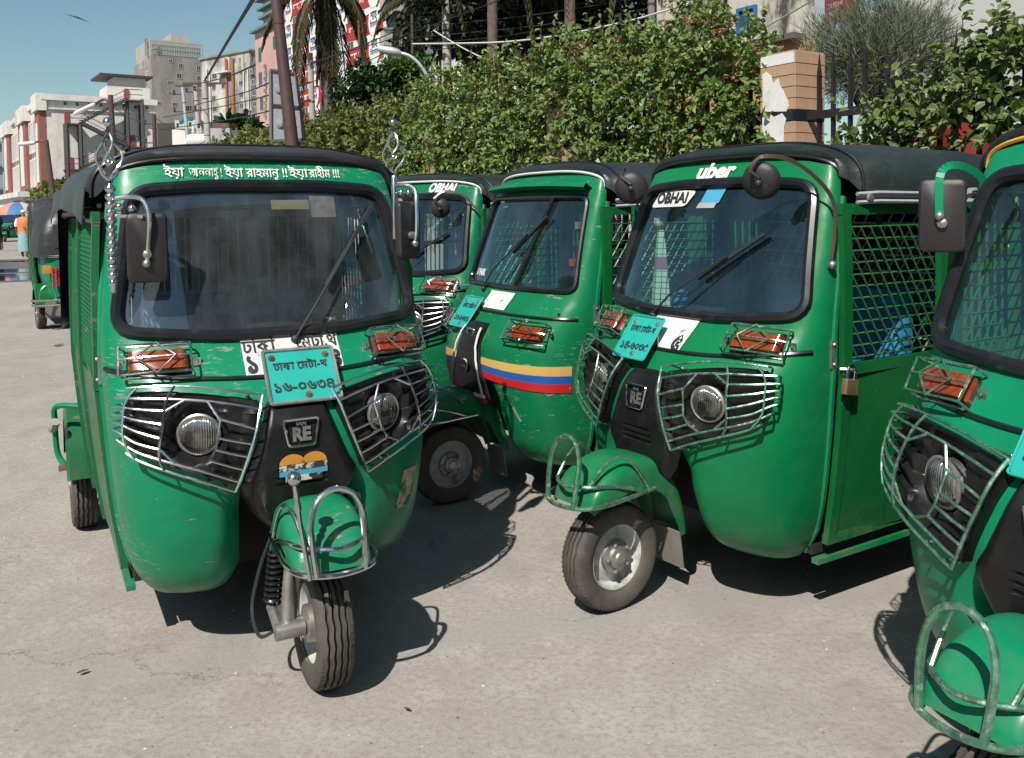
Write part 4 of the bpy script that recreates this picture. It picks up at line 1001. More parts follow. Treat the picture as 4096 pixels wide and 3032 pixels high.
def leaf_mat_grit():
    m, t, b, L = nodes('grit_stone'); gm_ = t.nodes.new('ShaderNodeNewGeometry'); L.new(ramp(t, gm_.outputs['Random Per Island'], [(0, (.12, .10, .085)), (.6, (.30, .28, .26)), (1, (.55, .55, .53))]).outputs[0], b.inputs['Base Color']); b.inputs['Roughness'].default_value = .9; return m
# ------------------------------------------------------------------ ground
def ground_mat():
    m, t, b, L = nodes('worn_concrete')
    big = tex(t, 'Noise', .55, 6, .6); mid = tex(t, 'Noise', 4.5, 10, .72); fine = tex(t, 'Noise', 42, 8, .8); grit = tex(t, 'Voronoi', 95)
    c = ramp(t, big.outputs['Fac'], [(.34, (.252, .234, .214)), (.68, (.335, .314, .291))]).outputs[0]
    c = mix(t, ramp(t, mid.outputs['Fac'], [(.46, (0, 0, 0)), (.62, (.45, .45, .45))]).outputs[0], c, (.385, .366, .343))
    c = mix(t, ramp(t, fine.outputs['Fac'], [(.36, (.75, .75, .75)), (.54, (0, 0, 0))]).outputs[0], c, (.20, .18, .162))
    c = mix(t, ramp(t, grit.outputs['Distance'], [(.05, (.55, .55, .55)), (.17, (0, 0, 0))]).outputs[0], c, (.43, .41, .385))
    st_ = tex(t, 'Noise', 1.3, 10, .75); c = mix(t, ramp(t, st_.outputs['Fac'], [(.54, (0, 0, 0)), (.70, (.42, .42, .42))]).outputs[0], c, (.180, .155, .138))
    # smooth grey cement smear running across the yard
    co = t.nodes.new('ShaderNodeTexCoord'); sp_ = t.nodes.new('ShaderNodeSeparateXYZ'); L.new(co.outputs['Object'], sp_.inputs[0])
    def math_(op, a, b_=None):
        n = t.nodes.new('ShaderNodeMath'); n.operation = op
        for i, q in enumerate((a, b_)):
            if q is None: continue
            if isinstance(q, (int, float)): n.inputs[i].default_value = q
            else: L.new(q, n.inputs[i])
        return n.outputs[0]
    line = math_('SUBTRACT', sp_.outputs['Y'], math_('ADD', math_('MULTIPLY', sp_.outputs['X'], .22), 3.17))
    wob = math_('MULTIPLY', math_('SUBTRACT', tex(t, 'Noise', 2.1, 3).outputs['Fac'], .5), .30)
    dist = math_('ABSOLUTE', math_('ADD', line, wob))
    sm = ramp(t, dist, [(.06, (.5, .5, .5)), (.12, (0, 0, 0))]).outputs[0]
    c = mix(t, sm, c, (.262, .255, .245))
    wv_ = tex(t, 'Noise', 1.7, 6, .7); cad = t.nodes.new('ShaderNodeVectorMath'); cad.operation = 'MULTIPLY_ADD'; cad.inputs[1].default_value = (.9, .9, .9)
    L.new(wv_.outputs['Color'], cad.inputs[0]); L.new(co.outputs['Object'], cad.inputs[2])
    vo = t.nodes.new('ShaderNodeTexVoronoi'); vo.feature = 'DISTANCE_TO_EDGE'; vo.inputs['Scale'].default_value = .5; L.new(cad.outputs[0], vo.inputs['Vector'])
    ck = ramp(t, vo.outputs['Distance'], [(.0, (.8, .8, .8)), (.0035, (0, 0, 0))]).outputs[0]; ckm = ramp(t, tex(t, 'Noise', .9, 3).outputs['Fac'], [(.50, (0, 0, 0)), (.58, (1, 1, 1))]).outputs[0]
    c = mix(t, mix(t, 1, ck, ckm, 'MULTIPLY'), c, (.12, .105, .09))
    L.new(c, b.inputs['Base Color']); b.inputs['Roughness'].default_value = .9; b.inputs['Specular IOR Level'].default_value = .25
    h = mix(t, .5, fine.outputs['Fac'], grit.outputs['Distance']); h = mix(t, .3, h, mid.outputs['Fac']); bump(t, b, h, .35, .006)
    return m
g = MB().grid(lambda u, v: V(lerp(-420, 420, u), lerp(-30, 600, v), 0), 3, 3).build('ground', ground_mat(), smooth=False); g['kind'] = 'structure'
WET = mat('wet_dark_road', (.085, .068, .062), .32, var=.25, vscale=1.2, bmp=.15, bscale=18)
def blob(name, pts, mt, z): return MB().add([V(x, y, z) for x, y in pts], [tuple(range(len(pts)))]).build(name, mt, smooth=False)
def ellipse(cx, cy, rx, ry, rot=0, n=26, wob=.16, sd=0):
    rnd = random.Random(sd); out = []; ph = [rnd.uniform(0, 6) for _ in range(4)]
    for k in range(n):
        a = 2 * math.pi * k / n; r_ = 1 + wob * (math.sin(2 * a + ph[0]) * .5 + math.sin(3 * a + ph[1]) * .4 + math.sin(5 * a + ph[2]) * .3)
        x, y = rx * r_ * math.cos(a), ry * r_ * math.sin(a); out.append((cx + x * math.cos(rot) - y * math.sin(rot), cy + x * math.sin(rot) + y * math.cos(rot)))
    return out
blob('wet_road', ellipse(-15.2, 25.0, 7.5, 6.0, 0, 40, .10, 3), WET, .004)['kind'] = 'structure'
WATER = mat('puddle_water', (.03, .028, .026), .04, spec=.8)
for i, (x, y, rx, ry) in enumerate(((-15.4, 29.2, 1.3, .55), (-13.4, 24.3, 1.9, .75), (-11.6, 21.4, 1.7, .9), (-12.7, 22.6, .8, .3))):
    blob('puddle', ellipse(x, y, rx, ry, .1, 24, .2, i + 5), WATER, .008)['kind'] = 'structure'
# grit
gr_ = MB(); rg_ = random.Random(5)
for i in range(900):
    y = 1.6 + 7 * rg_.random() ** 1.6; x = y * rg_.uniform(-.62, .62); s_ = rg_.uniform(.0015, .0045) * (1 + .15 * y)
    b0 = len(gr_.v); gr_.v += [(x + s_, y, .001), (x, y + s_ * .8, .001), (x - s_ * .9, y, .001), (x, y - s_, .001), (x + s_ * .2, y, s_ * .8)]; gr_.f += [(b0, b0 + 1, b0 + 4), (b0 + 1, b0 + 2, b0 + 4), (b0 + 2, b0 + 3, b0 + 4), (b0 + 3, b0, b0 + 4)]
go = gr_.build('grit', leaf_mat_grit(), smooth=False); tag(go, 'fine grit scattered over the concrete yard', 'grit', kind='stuff')
# litter
LEAFDRY = mat('dry_leaf', (.20, .13, .06), .9, var=.3); PAPER = mat('scrap_paper', (.5, .5, .46), .8)
for i, (x, y, lab, mt, sz) in enumerate(((1.42, 2.95, 'pale dry leaf lying right of the uber rickshaw front wheel', mat('pale_leaf', (.33, .30, .20), .9), .035), (-5.2, 10.2, 'tan scrap lying on the road left of the front rickshaw', LEAFDRY, .07), (-.33, 2.62, 'dark pebble at the edge of the front wheel shadow', RUST, .012), (-1.42, 2.86, 'small bent twig on the grey cement smear', RUST, .018))):
    o = MB().grid(lambda u, v: V((u - .5) * sz * 2, (v - .5) * sz * .9 * (1 - (2 * u - 1) ** 2 * .8), .008 + .15 * sz * (2 * v - 1) ** 2), 7, 4).build('fallen_leaf' if 'leaf' in lab else 'litter_scrap', mt); o.location = (x, y, .003); o.rotation_euler = (0, 0, i * 1.3); tag(o, lab, 'leaf' if 'leaf' in lab else 'litter')

# ------------------------------------------------------------------ foliage helpers
def leaf_mat(name, cols, trans=.35, rough=.45):
    m, t, b, L = nodes(name)
    gm_ = t.nodes.new('ShaderNodeNewGeometry'); r = ramp(t, gm_.outputs['Random Per Island'], [(i / (len(cols) - 1), c) for i, c in enumerate(cols)])
    L.new(r.outputs[0], b.inputs['Base Color']); b.inputs['Roughness'].default_value = rough; b.inputs['Specular IOR Level'].default_value = .35
    tr = t.nodes.new('ShaderNodeBsdfTranslucent'); L.new(mix(t, 1, r.outputs[0], (1.0, 1.1, .5), 'MULTIPLY'), tr.inputs[0])
    ms = t.nodes.new('ShaderNodeMixShader'); ms.inputs[0].default_value = trans; out = t.nodes['Material Output']
    L.new(b.outputs[0], ms.inputs[1]); L.new(tr.outputs[0], ms.inputs[2]); L.new(ms.outputs[0], out.inputs[0]); return m
def add_leaf(m, p, d, nrm, ln, wd, fold=.25):
    d = d.normalized(); sdv = d.cross(nrm)
    if sdv.length < 1e-3: sdv = d.orthogonal()
    sdv.normalize(); up = sdv.cross(d)
    a, b, tip = p + d * ln * .33, p + d * ln * .70, p + d * ln - up * ln * .10
    w1, w2 = wd * .5, wd * .40; f = up * wd * fold
    bse = len(m.v); m.v += [tuple(p), tuple(a + sdv * w1 + f), tuple(b + sdv * w2 + f), tuple(tip), tuple(b - sdv * w2 + f), tuple(a - sdv * w1 + f)]
    m.f += [(bse, bse + 1, bse + 2, bse + 3), (bse, bse + 3, bse + 4, bse + 5)]
rnd = random.Random(11)
def rv(): 
    while True:
        v = V(rnd.uniform(-1, 1), rnd.uniform(-1, 1), rnd.uniform(-1, 1))
        if .05 < v.length < 1: return v.normalized()
LEAF = leaf_mat('creeper_leaf', [(0.086, 0.15, 0.034), (0.137, 0.221, 0.059), (0.18, 0.271, 0.083), (0.239, 0.305, 0.121), (0.145, 0.229, 0.062), (0.2, 0.17, 0.08)], .30)
LEAF_NEAR = leaf_mat('creeper_leaf_near', [(0.074, 0.123, 0.031), (0.121, 0.18, 0.056), (0.16, 0.219, 0.074), (0.214, 0.257, 0.121), (0.121, 0.18, 0.056)], .30)
LEAF_OLIVE = leaf_mat('olive_leaf', [(0.104, 0.132, 0.033), (0.138, 0.172, 0.051), (0.179, 0.205, 0.069), (0.207, 0.185, 0.09)], .3)
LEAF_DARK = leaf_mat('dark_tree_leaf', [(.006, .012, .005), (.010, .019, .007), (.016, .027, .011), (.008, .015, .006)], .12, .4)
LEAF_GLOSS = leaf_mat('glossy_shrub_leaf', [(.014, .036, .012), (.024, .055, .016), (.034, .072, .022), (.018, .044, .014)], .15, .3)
LEAF_LIGHT = leaf_mat('light_shrub_leaf', [(.05, .11, .02), (.075, .15, .03), (.10, .17, .045)], .35)
STEM = mat('creeper_stem', (.07, .05, .032), .9, var=.3)
FLOWER = leaf_mat('pink_flower', [(.42, .05, .06), (.50, .12, .12), (.55, .34, .32), (.38, .03, .05)], .3, .6)
FD = Vector((-.515, .857, 0)).normalized(); FB = Vector((.857, .515, 0)).normalized(); FP = Vector((3.0, 5.5, 0))
def fpos(t, back=0.0, z=0.0): return FP + FD * t + FB * back + V(0, 0, z)
HT = curve([(-1.6, 2.5), (-.14, 2.5), (.25, 2.42), (.5, 2.22), (.75, 2.02), (1.1, 1.85), (1.25, 1.85), (1.6, 2.2), (1.86, 2.66), (2.1, 2.78), (2.4, 3.05), (2.8, 3.24), (3.2, 3.12), (3.7, 2.98), (4.5, 3.22), (5.2, 3.12), (6.1, 3.12), (7.4, 3.12), (9, 2.95), (11, 2.95), (14, 3.0), (18, 3.1), (26, 3.1), (40, 3.2), (70, 3.4)])
def hedge(label, t0, t1, shoots, ln, wd, mt, z0=1.3, thick=.5, per=12, flowers=0, up=.25, front=.10, gapf=None, leafobjs=0, name='creeper_hedge', droop=.5):
    root = empty(name, fpos((t0 + t1) / 2)); tag(root, label, 'hedge', 'creeper hedge along the fence'); inv = Matrix.Translation(-root.location)
    m = MB(); st = MB(); fl = MB(); lst = []
    for i in range(shoots):
        t = rnd.uniform(t0, t1); top = HT(t) + .06 * math.sin(t * 9) ; z = lerp(z0, top, rnd.random() ** .8)
        if gapf and gapf(t, z): continue
        dep = -front + thick * rnd.random() ** 1.5
        topk = max(0, 1 - (top - z) / .35); p = fpos(t, dep, z)
        d = (-FB * rnd.uniform(.3, 1.0) * (1 - .6 * topk) + FD * rnd.uniform(-.8, .8) + V(0, 0, rnd.uniform(-.35, .6) + topk * .9)).normalized()
        L_ = rnd.uniform(.16, .36) * (1 + .5 * topk * rnd.random()); pts = []
        for k in range(per):
            q = k / per; pos = p + d * L_ * q + V(0, 0, -droop * L_ * q * q * (1 - topk)); pts.append(pos)
            ld = (d * .35 + rv() * .8 - FB * .35 + V(0, 0, -.15)).normalized(); nn = (V(0, 0, .75) - FB * .75 + rv() * .55).normalized()
            s_ = rnd.uniform(.5, 1.45) * (1.0 - .25 * q)
            lst.append((pos, ld, nn, ln * s_, wd * s_))
        if i % 3 == 0: st.tube([inv @ a for a in pts[::3]], .0028, 3)
    order = None
    if leafobjs:
        cp = Vector(cam.location); lst.sort(key=lambda q: (q[0] - cp).length); near = lst[:leafobjs * 4:4]; rest = [q for i, q in enumerate(lst) if not (i < leafobjs * 4 and i % 4 == 0)]
        lm = MB(); add_leaf(lm, V(0, 0, 0), V(1, 0, 0), V(0, 0, 1), 1.0, wd / ln); lme = lm.mesh('leaf', mt, smooth=False)
        for p, d, nn, a, b in near:
            o = link('leaf', lme, root); d = d.normalized(); sd_ = d.cross(nn).normalized(); u_ = sd_.cross(d)
            M = Matrix((d, -sd_, u_)).transposed().to_4x4(); M.translation = p - root.location; o.matrix_basis = M @ Matrix.Scale(a, 4)
    else: rest = lst
    for p, d, nn, a, b in rest: add_leaf(m, p - root.location, d, nn, a, b)
    f = m.build('foliage', mt, root, smooth=False); f['kind'] = 'stuff'
    s2 = st.build('stems', STEM, root, smooth=False); s2['kind'] = 'stuff'
    if flowers:
        for i in range(flowers):
            t = rnd.uniform(t0, t1); top = HT(t) + .06 * math.sin(t * 9); z = top - abs(rnd.gauss(0, .16)) + .06
            if rnd.random() < .12: z = rnd.uniform(1.9, top)
            if gapf and gapf(t, min(z, 2.6)): continue
            c = fpos(t, -front - .08 + thick * .8 * rnd.random(), z) - root.location
            for k in range(rnd.randint(4, 9)):
                cc = c + rv() * .055; cc.z -= .01
                for q in range(5):
                    a = q * 1.257 + k; dd = V(math.cos(a), math.sin(a), .3); add_leaf(fl, cc, dd - FB * .4, V(0, 0, 1) - FB, .020, .012)
        f2 = fl.build('flowers', FLOWER, root, smooth=False); f2['kind'] = 'stuff'
    return root
def gap_p(t, z): return (1.3 < t < 1.83 and z < 3.2) or (4.5 < t < 4.8 and z < 2.62 and rnd.random() < .35)
def gap_r(t, z): return z < 2.05 and rnd.random() < .45 or (t > .75 and z < 2.2 and rnd.random() < .4)
def gap_m(t, z): return gap_p(t, z) or (z < 2.0 and 2.2 < t < 4.6 and rnd.random() < .6)
hedge('broad-leaved creeper over the fence at the far right, before the white board', -1.7, 1.12, 900, .076, .048, LEAF_NEAR, 1.5, .42, 11, 0, gapf=gap_r, leafobjs=150, front=.14)
hedge('flowering creeper hedge just left of the tiled pillar', 1.5, 5.0, 1500, .072, .044, LEAF, 1.5, .55, 12, 120, gapf=gap_m, front=.16)
hedge('green creeper hedge behind the striped rickshaw', 5.0, 9.0, 1500, .072, .044, LEAF, 1.4, .6, 12, 40, front=.18)
hedge('olive creeper hedge above the front rickshaw roof', 9.0, 15.0, 1500, .085, .052, LEAF_OLIVE, 1.5, .7, 12, 0, front=.2)
hedge('far creeper hedge below the signboard pole', 15.0, 27.0, 1300, .14, .085, LEAF_OLIVE, 1.3, .9, 12, 0, front=.25)
hedge('distant roadside hedge at the left below the white building', 55.0, 98.0, 700, .5, .32, LEAF_OLIVE, .2, 2.0, 10, 0, front=.6)

# ------------------------------------------------------------------ fence and pillars
IRON = mat('dark_fence_iron', (.022, .019, .020), .6, .3, var=.3, dirt=(.09, .05, .035), dscale=9, dmin=.6, dmax=.8)
fr_ = empty('iron_fence', fpos(4)); tag(fr_, 'dark iron picket fence overgrown with creeper behind the rickshaws', 'fence')
def fl_(t, back, z): return fpos(t, back, z) - fr_.location
pk = MB(); pk.bar((0, 0, 0), (0, 0, 2.42), .034, .020, (1, 0, 0)); pk.add([(-.017, -.010, 2.42), (.017, -.010, 2.42), (.017, .010, 2.42), (-.017, .010, 2.42), (0, 0, 2.60)], [(0, 1, 4), (1, 2, 4), (2, 3, 4), (3, 0, 4)])
pkm = pk.mesh('picket', IRON, smooth=False); ang = math.atan2(FD.y, FD.x)
t = -1.6; pillars_t = [1.64 + 3.0 * i for i in range(-1, 9)]
while t < 12:
    if all(abs(t - q) > .19 for q in pillars_t):
        o = link('picket', pkm, fr_); o.location = fl_(t, 0, 0); o.rotation_euler = (0, rnd.uniform(-.01, .01), ang); o.scale = (1, 1, rnd.uniform(.98, 1.03))
    t += .135
for a, b in zip(pillars_t, pillars_t[1:]):
    for z in (.55, 2.18): MB().bar(fl_(a + .16, -.02, z), fl_(b - .16, -.02, z), .03, .06).build('fence_rail', IRON, fr_, smooth=False)
MB().bar(fl_(-3, 0, .2), fl_(26, 0, .2), .22, .42).build('plinth', mat('plinth_concrete', (.30, .28, .26), .9, var=.2), fr_, smooth=False)
TILE = mat('buff_facing_tile', (.39, .255, .165), .6, var=.12, vscale=3, co='Object', dirt=(.33, .23, .16), dscale=12); TILEB = mat('black_tile', (.012, .014, .022), .3); MORTAR = mat('grey_mortar', (.31, .26, .22), .95, var=.15)
POSTER = mat('torn_white_poster', (.60, .60, .60), .85, var=.10, vscale=9, dirt=(.42, .40, .38), dscale=15)
def pillar(t, label, full):
    r = empty('tiled_pillar', fpos(t)); r.rotation_euler = (0, 0, ang); tag(r, label, 'pillar', 'tiled fence pillars')
    h = .16; H_ = 2.665; MB().box((0, 0, H_ / 2), (2 * h, 2 * h, H_)).build('pillar_core', MORTAR, r, smooth=False)
    def tm(L_, mt, k):
        kk = ('tile', k)
        if kk not in _cache: _cache[kk] = MB().box((0, 0, 0), (L_, .014, .080)).mesh('tile', mt, bevel=.0025, smooth=False)
        return _cache[kk]
    n0 = 14 if full else 18
    for c in range(n0, 31):
        z = .045 + c * .0855
        for f in range(4):
            if f == 0: continue
            off = (c + f) % 2; segs = ((-.081, .158), (.081, .158)) if off else ((-.1205, .079), (0, .158), (.1205, .079))
            for x, L_ in segs:
                b = c == 25
                if c == 30 and f == 2 and full: mt, kk = POSTER, 'w%.3f' % L_
                else: mt, kk = (TILEB, 'b%.3f' % L_) if b else (TILE, 't%.3f' % L_)
                o = link('tile', tm(L_, mt, kk), r); q = Matrix.Rotation(f * math.pi / 2, 3, 'Z') @ V(x, -h - .004 - rnd.uniform(0, .0015), z); o.location = q; o.rotation_euler = (rnd.uniform(-.006, .006), 0, f * math.pi / 2)
    if full:                               # remains of a white poster on the road side
        pts = [(-.135, 1.95), (.075, 1.95), (.08, 2.10), (.10, 2.16), (.06, 2.205), (-.02, 2.185), (-.06, 2.215), (-.135, 2.19)]
        pts2 = [(-.13, 2.235), (.10, 2.215), (.125, 2.25), (.115, 2.30), (.09, 2.33), (.075, 2.37), (.04, 2.41), (.02, 2.47), (-.03, 2.44), (-.05, 2.50), (-.10, 2.535), (-.135, 2.52)]
        for p in (pts, pts2):
            MB().prism([V(-x, h + .0145, z) for x, z in p], V(0, .002, 0)).build('torn_poster', POSTER, r, smooth=False)
    return r
pillar(1.64, 'buff tiled fence pillar with a torn white poster, left of the feathery bush', True)
pillar(4.64, 'tiled fence pillar showing through the flowering creeper', False)
pillar(7.64, 'tiled fence pillar buried in the creeper behind the striped rickshaw', False)
# banners hung behind the fence
def banner(label, t0, t1, z0, z1, back, col, text, tc_):
    mt = mat('banner_' + text[:3].strip().lower() + '%d' % int(t0 * 10), col, .6, var=.15, vscale=5); w_ = abs(t1 - t0)
    o = MB().grid(lambda u, v: fpos(lerp(t0, t1, u), back + .03 * math.sin(u * 9), lerp(z0, z1, v)), 14, 5).build('banner', mt, smooth=60, solid=.004); tag(o, label, 'banner')
    c = fpos((t0 + t1) / 2, back - .045, lerp(z0, z1, .45)); lettering(text, .14, lambda x, y: c - FD * x + V(0, 0, y), tc_, o, bold=.004)
banner('red printed banner behind the fence right of the tiled pillar', 1.2, .45, 1.55, 2.22, .75, (.20, .012, .015), 'robi', WHITEINK)
banner('green printed banner behind the fence near the right edge', .35, -1.7, 1.4, 2.36, .85, (.03, .30, .09), 'economy', WHITEINK)
o = MB().box2((0, 0, 0), (6, 1.5, 2.75)).build('dark_backdrop', mat('backdrop_dark', (.06, .055, .05), .9, var=.3), smooth=False); o.location = fpos(.9, 2.4); o.rotation_euler = (0, 0, ang + math.pi); tag(o, 'dark backdrop box added behind the banners and pickets at the right', 'shed')  # box added as dark backdrop, so no sky shows through the fence gaps
# feathery casuarina bush
def casuarina():
    r = empty('feathery_bush', fpos(1.5, .8)); tag(r, 'grey-green feathery bush rising behind the pillar and pickets', 'bush')
    m = MB(); st = MB(); cz = 2.72
    st.tube([V(0, 0, 0), V(.02, .0, 1.2), V(.05, .02, 2.0), V(.08, 0, 2.7)], [.035, .03, .022, .010], 7)
    for b in range(70):
        d = rv(); d.z = abs(d.z) * .8 + .1; p1 = V(d.x * .50, d.y * .50, cz - .25 + d.z * .55); st.tube([V(.03, 0, rnd.uniform(1.9, 2.6)), p1 * .6 + V(0, 0, (cz - .1) * .4), p1], [.008, .005, .002], 4)
    for b in range(4200):
        d = rv(); q = rnd.random() ** .4; lump = 1 + .18 * math.sin(d.x * 7 + 1) * math.cos(d.y * 6); p = V(d.x * .58 * q * lump, d.y * .58 * q * lump, cz + d.z * .40 * q * lump)
        for k in range(4):
            dd = (d * .55 + rv() * .75 + V(0, 0, .75)).normalized(); l2 = rnd.uniform(.06, .15); e = p + dd * l2; s_ = dd.cross(rv()).normalized() * .0019
            b0 = len(m.v); mid = p.lerp(e, .55) + rv() * .006; m.v += [tuple(p - s_), tuple(p + s_), tuple(mid + s_), tuple(mid - s_), tuple(e)]; m.f += [(b0, b0 + 1, b0 + 2, b0 + 3), (b0 + 3, b0 + 2, b0 + 4)]
    f = m.build('foliage', leaf_mat('casuarina_needle', [(.10, .125, .08), (.14, .165, .11), (.18, .20, .145)], .2), r, smooth=False); f['kind'] = 'stuff'
    st.build('branches', STEM, r)
casuarina()

# ------------------------------------------------------------------ trees, shrubs
def crown(label, name, c, rad, n, ln, wd, mt, trunk_r, clumps=24, cat='tree', squash=(1, 1, 1), zmin=0):
    r = empty(name, (c[0], c[1], 0)); tag(r, label, cat); m = MB(); tr = MB()
    tr.tube([V(0, 0, 0), V(.1, 0, c[2] * .4), V(-.05, .1, c[2] * .8), V(0, 0, c[2])], [trunk_r * 1.3, trunk_r, trunk_r * .8, trunk_r * .5], 8)
    cl = []
    for i in range(clumps):
        d = rv(); q = rnd.uniform(.35, .95); p = V(d.x * rad * squash[0] * q, d.y * rad * squash[1] * q, c[2] + d.z * rad * squash[2] * q); cl.append((p, rad * rnd.uniform(.22, .42)))
        tr.tube([V(0, 0, c[2] * .6), V(p.x * .5, p.y * .5, lerp(c[2] * .75, p.z, .5)), p], [trunk_r * .4, trunk_r * .25, trunk_r * .08], 5)
    for i in range(n):
        p, q = cl[rnd.randrange(len(cl))]; d = rv(); pos = p + d * q * rnd.random() ** .45
        add_leaf(m, pos, (d + rv() * .9 + V(0, 0, -.3)), (V(0, 0, 1) + d * .6 + rv() * .5).normalized(), ln * rnd.uniform(.6, 1.3), wd * rnd.uniform(.7, 1.2))
    f = m.build('crown', mt, r, smooth=False); f['kind'] = 'stuff'; tr.build('trunk', STEM, r); return r
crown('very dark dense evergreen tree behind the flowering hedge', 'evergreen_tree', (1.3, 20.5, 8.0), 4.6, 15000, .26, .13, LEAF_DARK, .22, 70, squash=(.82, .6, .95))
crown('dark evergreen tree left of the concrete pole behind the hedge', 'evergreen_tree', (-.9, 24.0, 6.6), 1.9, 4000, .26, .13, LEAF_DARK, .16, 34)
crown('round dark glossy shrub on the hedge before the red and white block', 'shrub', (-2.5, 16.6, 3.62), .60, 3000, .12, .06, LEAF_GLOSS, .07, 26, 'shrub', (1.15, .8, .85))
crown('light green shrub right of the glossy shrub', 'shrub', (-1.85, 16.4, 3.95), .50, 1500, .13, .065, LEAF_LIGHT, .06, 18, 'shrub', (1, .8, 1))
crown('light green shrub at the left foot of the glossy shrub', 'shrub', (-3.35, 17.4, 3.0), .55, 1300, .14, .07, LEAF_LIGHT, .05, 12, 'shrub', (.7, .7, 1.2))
crown('green bush beside the pink building foot', 'bush', (-17.6, 62.0, 5.4), 1.8, 2000, .6, .35, LEAF, .15, 22, 'bush', (1.1, .8, .8))
crown('dark bush above the garden wall left of the pink building', 'bush', (-19.5, 66.0, 7.2), 1.7, 2000, .6, .35, LEAF_GLOSS, .15, 22, 'bush', (1.2, .8, .7))
FROND = leaf_mat('palm_frond', [(.045, .052, .02), (.07, .078, .03), (.10, .095, .045), (.055, .06, .025)], .25); FDEAD = mat('dead_frond', (.085, .062, .045), .9, var=.4); PTRUNK = mat('palm_trunk', (.105, .080, .066), .9, var=.3, vscale=9)
def palm(label, x, y, h, tr_r, nf, L_, skirt=False, lean=0):
    r = empty('palm_tree', (x, y, 0)); tag(r, label, 'palm tree'); m = MB(); N = 70; prof = []
    for i in range(N): prof.append((tr_r * (1.05 - .25 * i / N) * (1 + .06 * (i % 2)), h * i / (N - 1)))
    m.lathe(prof, (0, 0, 0), (lean, 0, 1), 14); m.build('trunk', PTRUNK, r, smooth=False)
    top = V(lean * h, 0, h) if lean else V(0, 0, h)
    for k in range(nf):
        a = k * 2.399 + rnd.uniform(-.2, .2); rise = lerp(.75, -.95, k / max(1, nf - 1)); f = MB(); pts = []; LL = L_ * rnd.uniform(.85, 1.1); n = 15
        for i in range(n + 1):
            q = i / n; pts.append(top + V(math.cos(a), math.sin(a), 0) * LL * (q * (1 - .35 * q * (1.2 - rise))) + V(0, 0, LL * (rise * q - (.55 + .25 * (1 - rise)) * q * q)))
        f.tube(pts, [.03 * (1 - .8 * i / n) for i in range(n + 1)], 4)
        sd_ = V(-math.sin(a), math.cos(a), 0)
        for i in range(1, n + 1):
            for sub in range(3):
                q = (i - sub / 3) / n; p = pts[i - 1].lerp(pts[i], 1 - sub / 3); tn = (pts[i] - pts[i - 1]).normalized(); wl = LL * .24 * math.sin(math.pi * min(.97, q * .9 + .08)) ** .6
                for s in (-1, 1):
                    dd = (sd_ * s * .75 + tn * .55 + V(0, 0, -.55 - .35 * rnd.random())).normalized(); add_leaf(f, p, dd, V(0, 0, 1), wl * rnd.uniform(.8, 1.1), .035 * LL / 2, .1)
        f.build('frond', FROND, r, smooth=False)
    if skirt:
        f = MB()
        for i in range(500):
            a = rnd.uniform(0, 6.28); z = h - rnd.uniform(.0, 1.9); p = V(math.cos(a) * tr_r * 1.05, math.sin(a) * tr_r * 1.05, z); add_leaf(f, p, V(math.cos(a) * .22, math.sin(a) * .22, -1), V(math.cos(a), math.sin(a), 0), rnd.uniform(.3, .7), .035, .1)
        q = f.build('dead_frond_skirt', FDEAD, r, smooth=False); q['kind'] = 'stuff'
palm('coconut palm with drooping fronds before the red and white block', -4.45, 22.0, 7.0, .16, 12, 2.3, True)
palm('thin ringed palm trunk left of the tree, right of the concrete pole', -.32, 17.0, 9.5, .10, 10, 2.2)
palm('ringed palm trunk before the dark evergreen tree', 1.0, 15.0, 8.6, .095, 10, 2.2)
palm('ragged palm behind the lamp, left of the concrete pole', -2.75, 26.0, 7.6, .19, 11, 2.0, True)
palm('small palm on the wall left of the pink building', -22.2, 68.0, 7.6, .2, 10, 1.7)
# ------------------------------------------------------------------ buildings, placed on real facade planes
def cam_ray(u, v):
    a, b = u - 2048, v - 1026.5; ro = R(-.6258); ti = R(2.999); cr_, sr = math.cos(ro), math.sin(ro)
    x = (a * cr_ + b * sr) / 3585.6; up = -(-a * sr + b * cr_) / 3585.6
    return V(x, math.cos(ti) + up * math.sin(ti), up * math.cos(ti) - math.sin(ti))
def at(u, v, Y):
    d = cam_ray(u, v); return V(0, 0, 1.5057) + d * (Y / d.y)
class Face:
    def __init__(s, O, ud, nd): s.O = Vector(O); s.u = Vector(ud).normalized(); s.n = Vector(nd).normalized()
    def pt(s, a, z, o=0.0): return V(s.O.x, s.O.y, 0) + s.u * a + s.n * o + V(0, 0, z)
    def px(s, u, v):
        d = cam_ray(u, v); c = V(0, 0, 1.5057); k = (s.O - c).dot(s.n) / d.dot(s.n); p = c + d * k; return ((p - s.O).dot(s.u), p.z)
    def slab(s, m, a0, a1, z0, z1, o0, o1):
        p = [s.pt(a, z, o) for o in (o0, o1) for a, z in ((a0, z0), (a1, z0), (a1, z1), (a0, z1))]
        return m.add(p, [(3, 2, 1, 0), (4, 5, 6, 7), (0, 1, 5, 4), (1, 2, 6, 5), (2, 3, 7, 6), (3, 0, 4, 7)])
    def window(s, a0, a1, z0, z1, parent, glassm, framem=None, mull=0, t=.14, name='window', proud=.06):
        f = MB()
        for q in ((a0 - t, a1 + t, z1, z1 + t), (a0 - t, a1 + t, z0 - t, z0), (a0 - t, a0, z0, z1), (a1, a1 + t, z0, z1)): s.slab(f, *q, -.02, proud)
        for i in range(mull):
            a = lerp(a0, a1, (i + 1) / (mull + 1)); s.slab(f, a - t * .3, a + t * .3, z0, z1, -.02, proud)
        o = f.build(name, framem or WINFR, parent, smooth=False)
        s.slab(MB(), a0, a1, z0, z1, -.02, .015).build('pane', glassm, o, smooth=False); return o
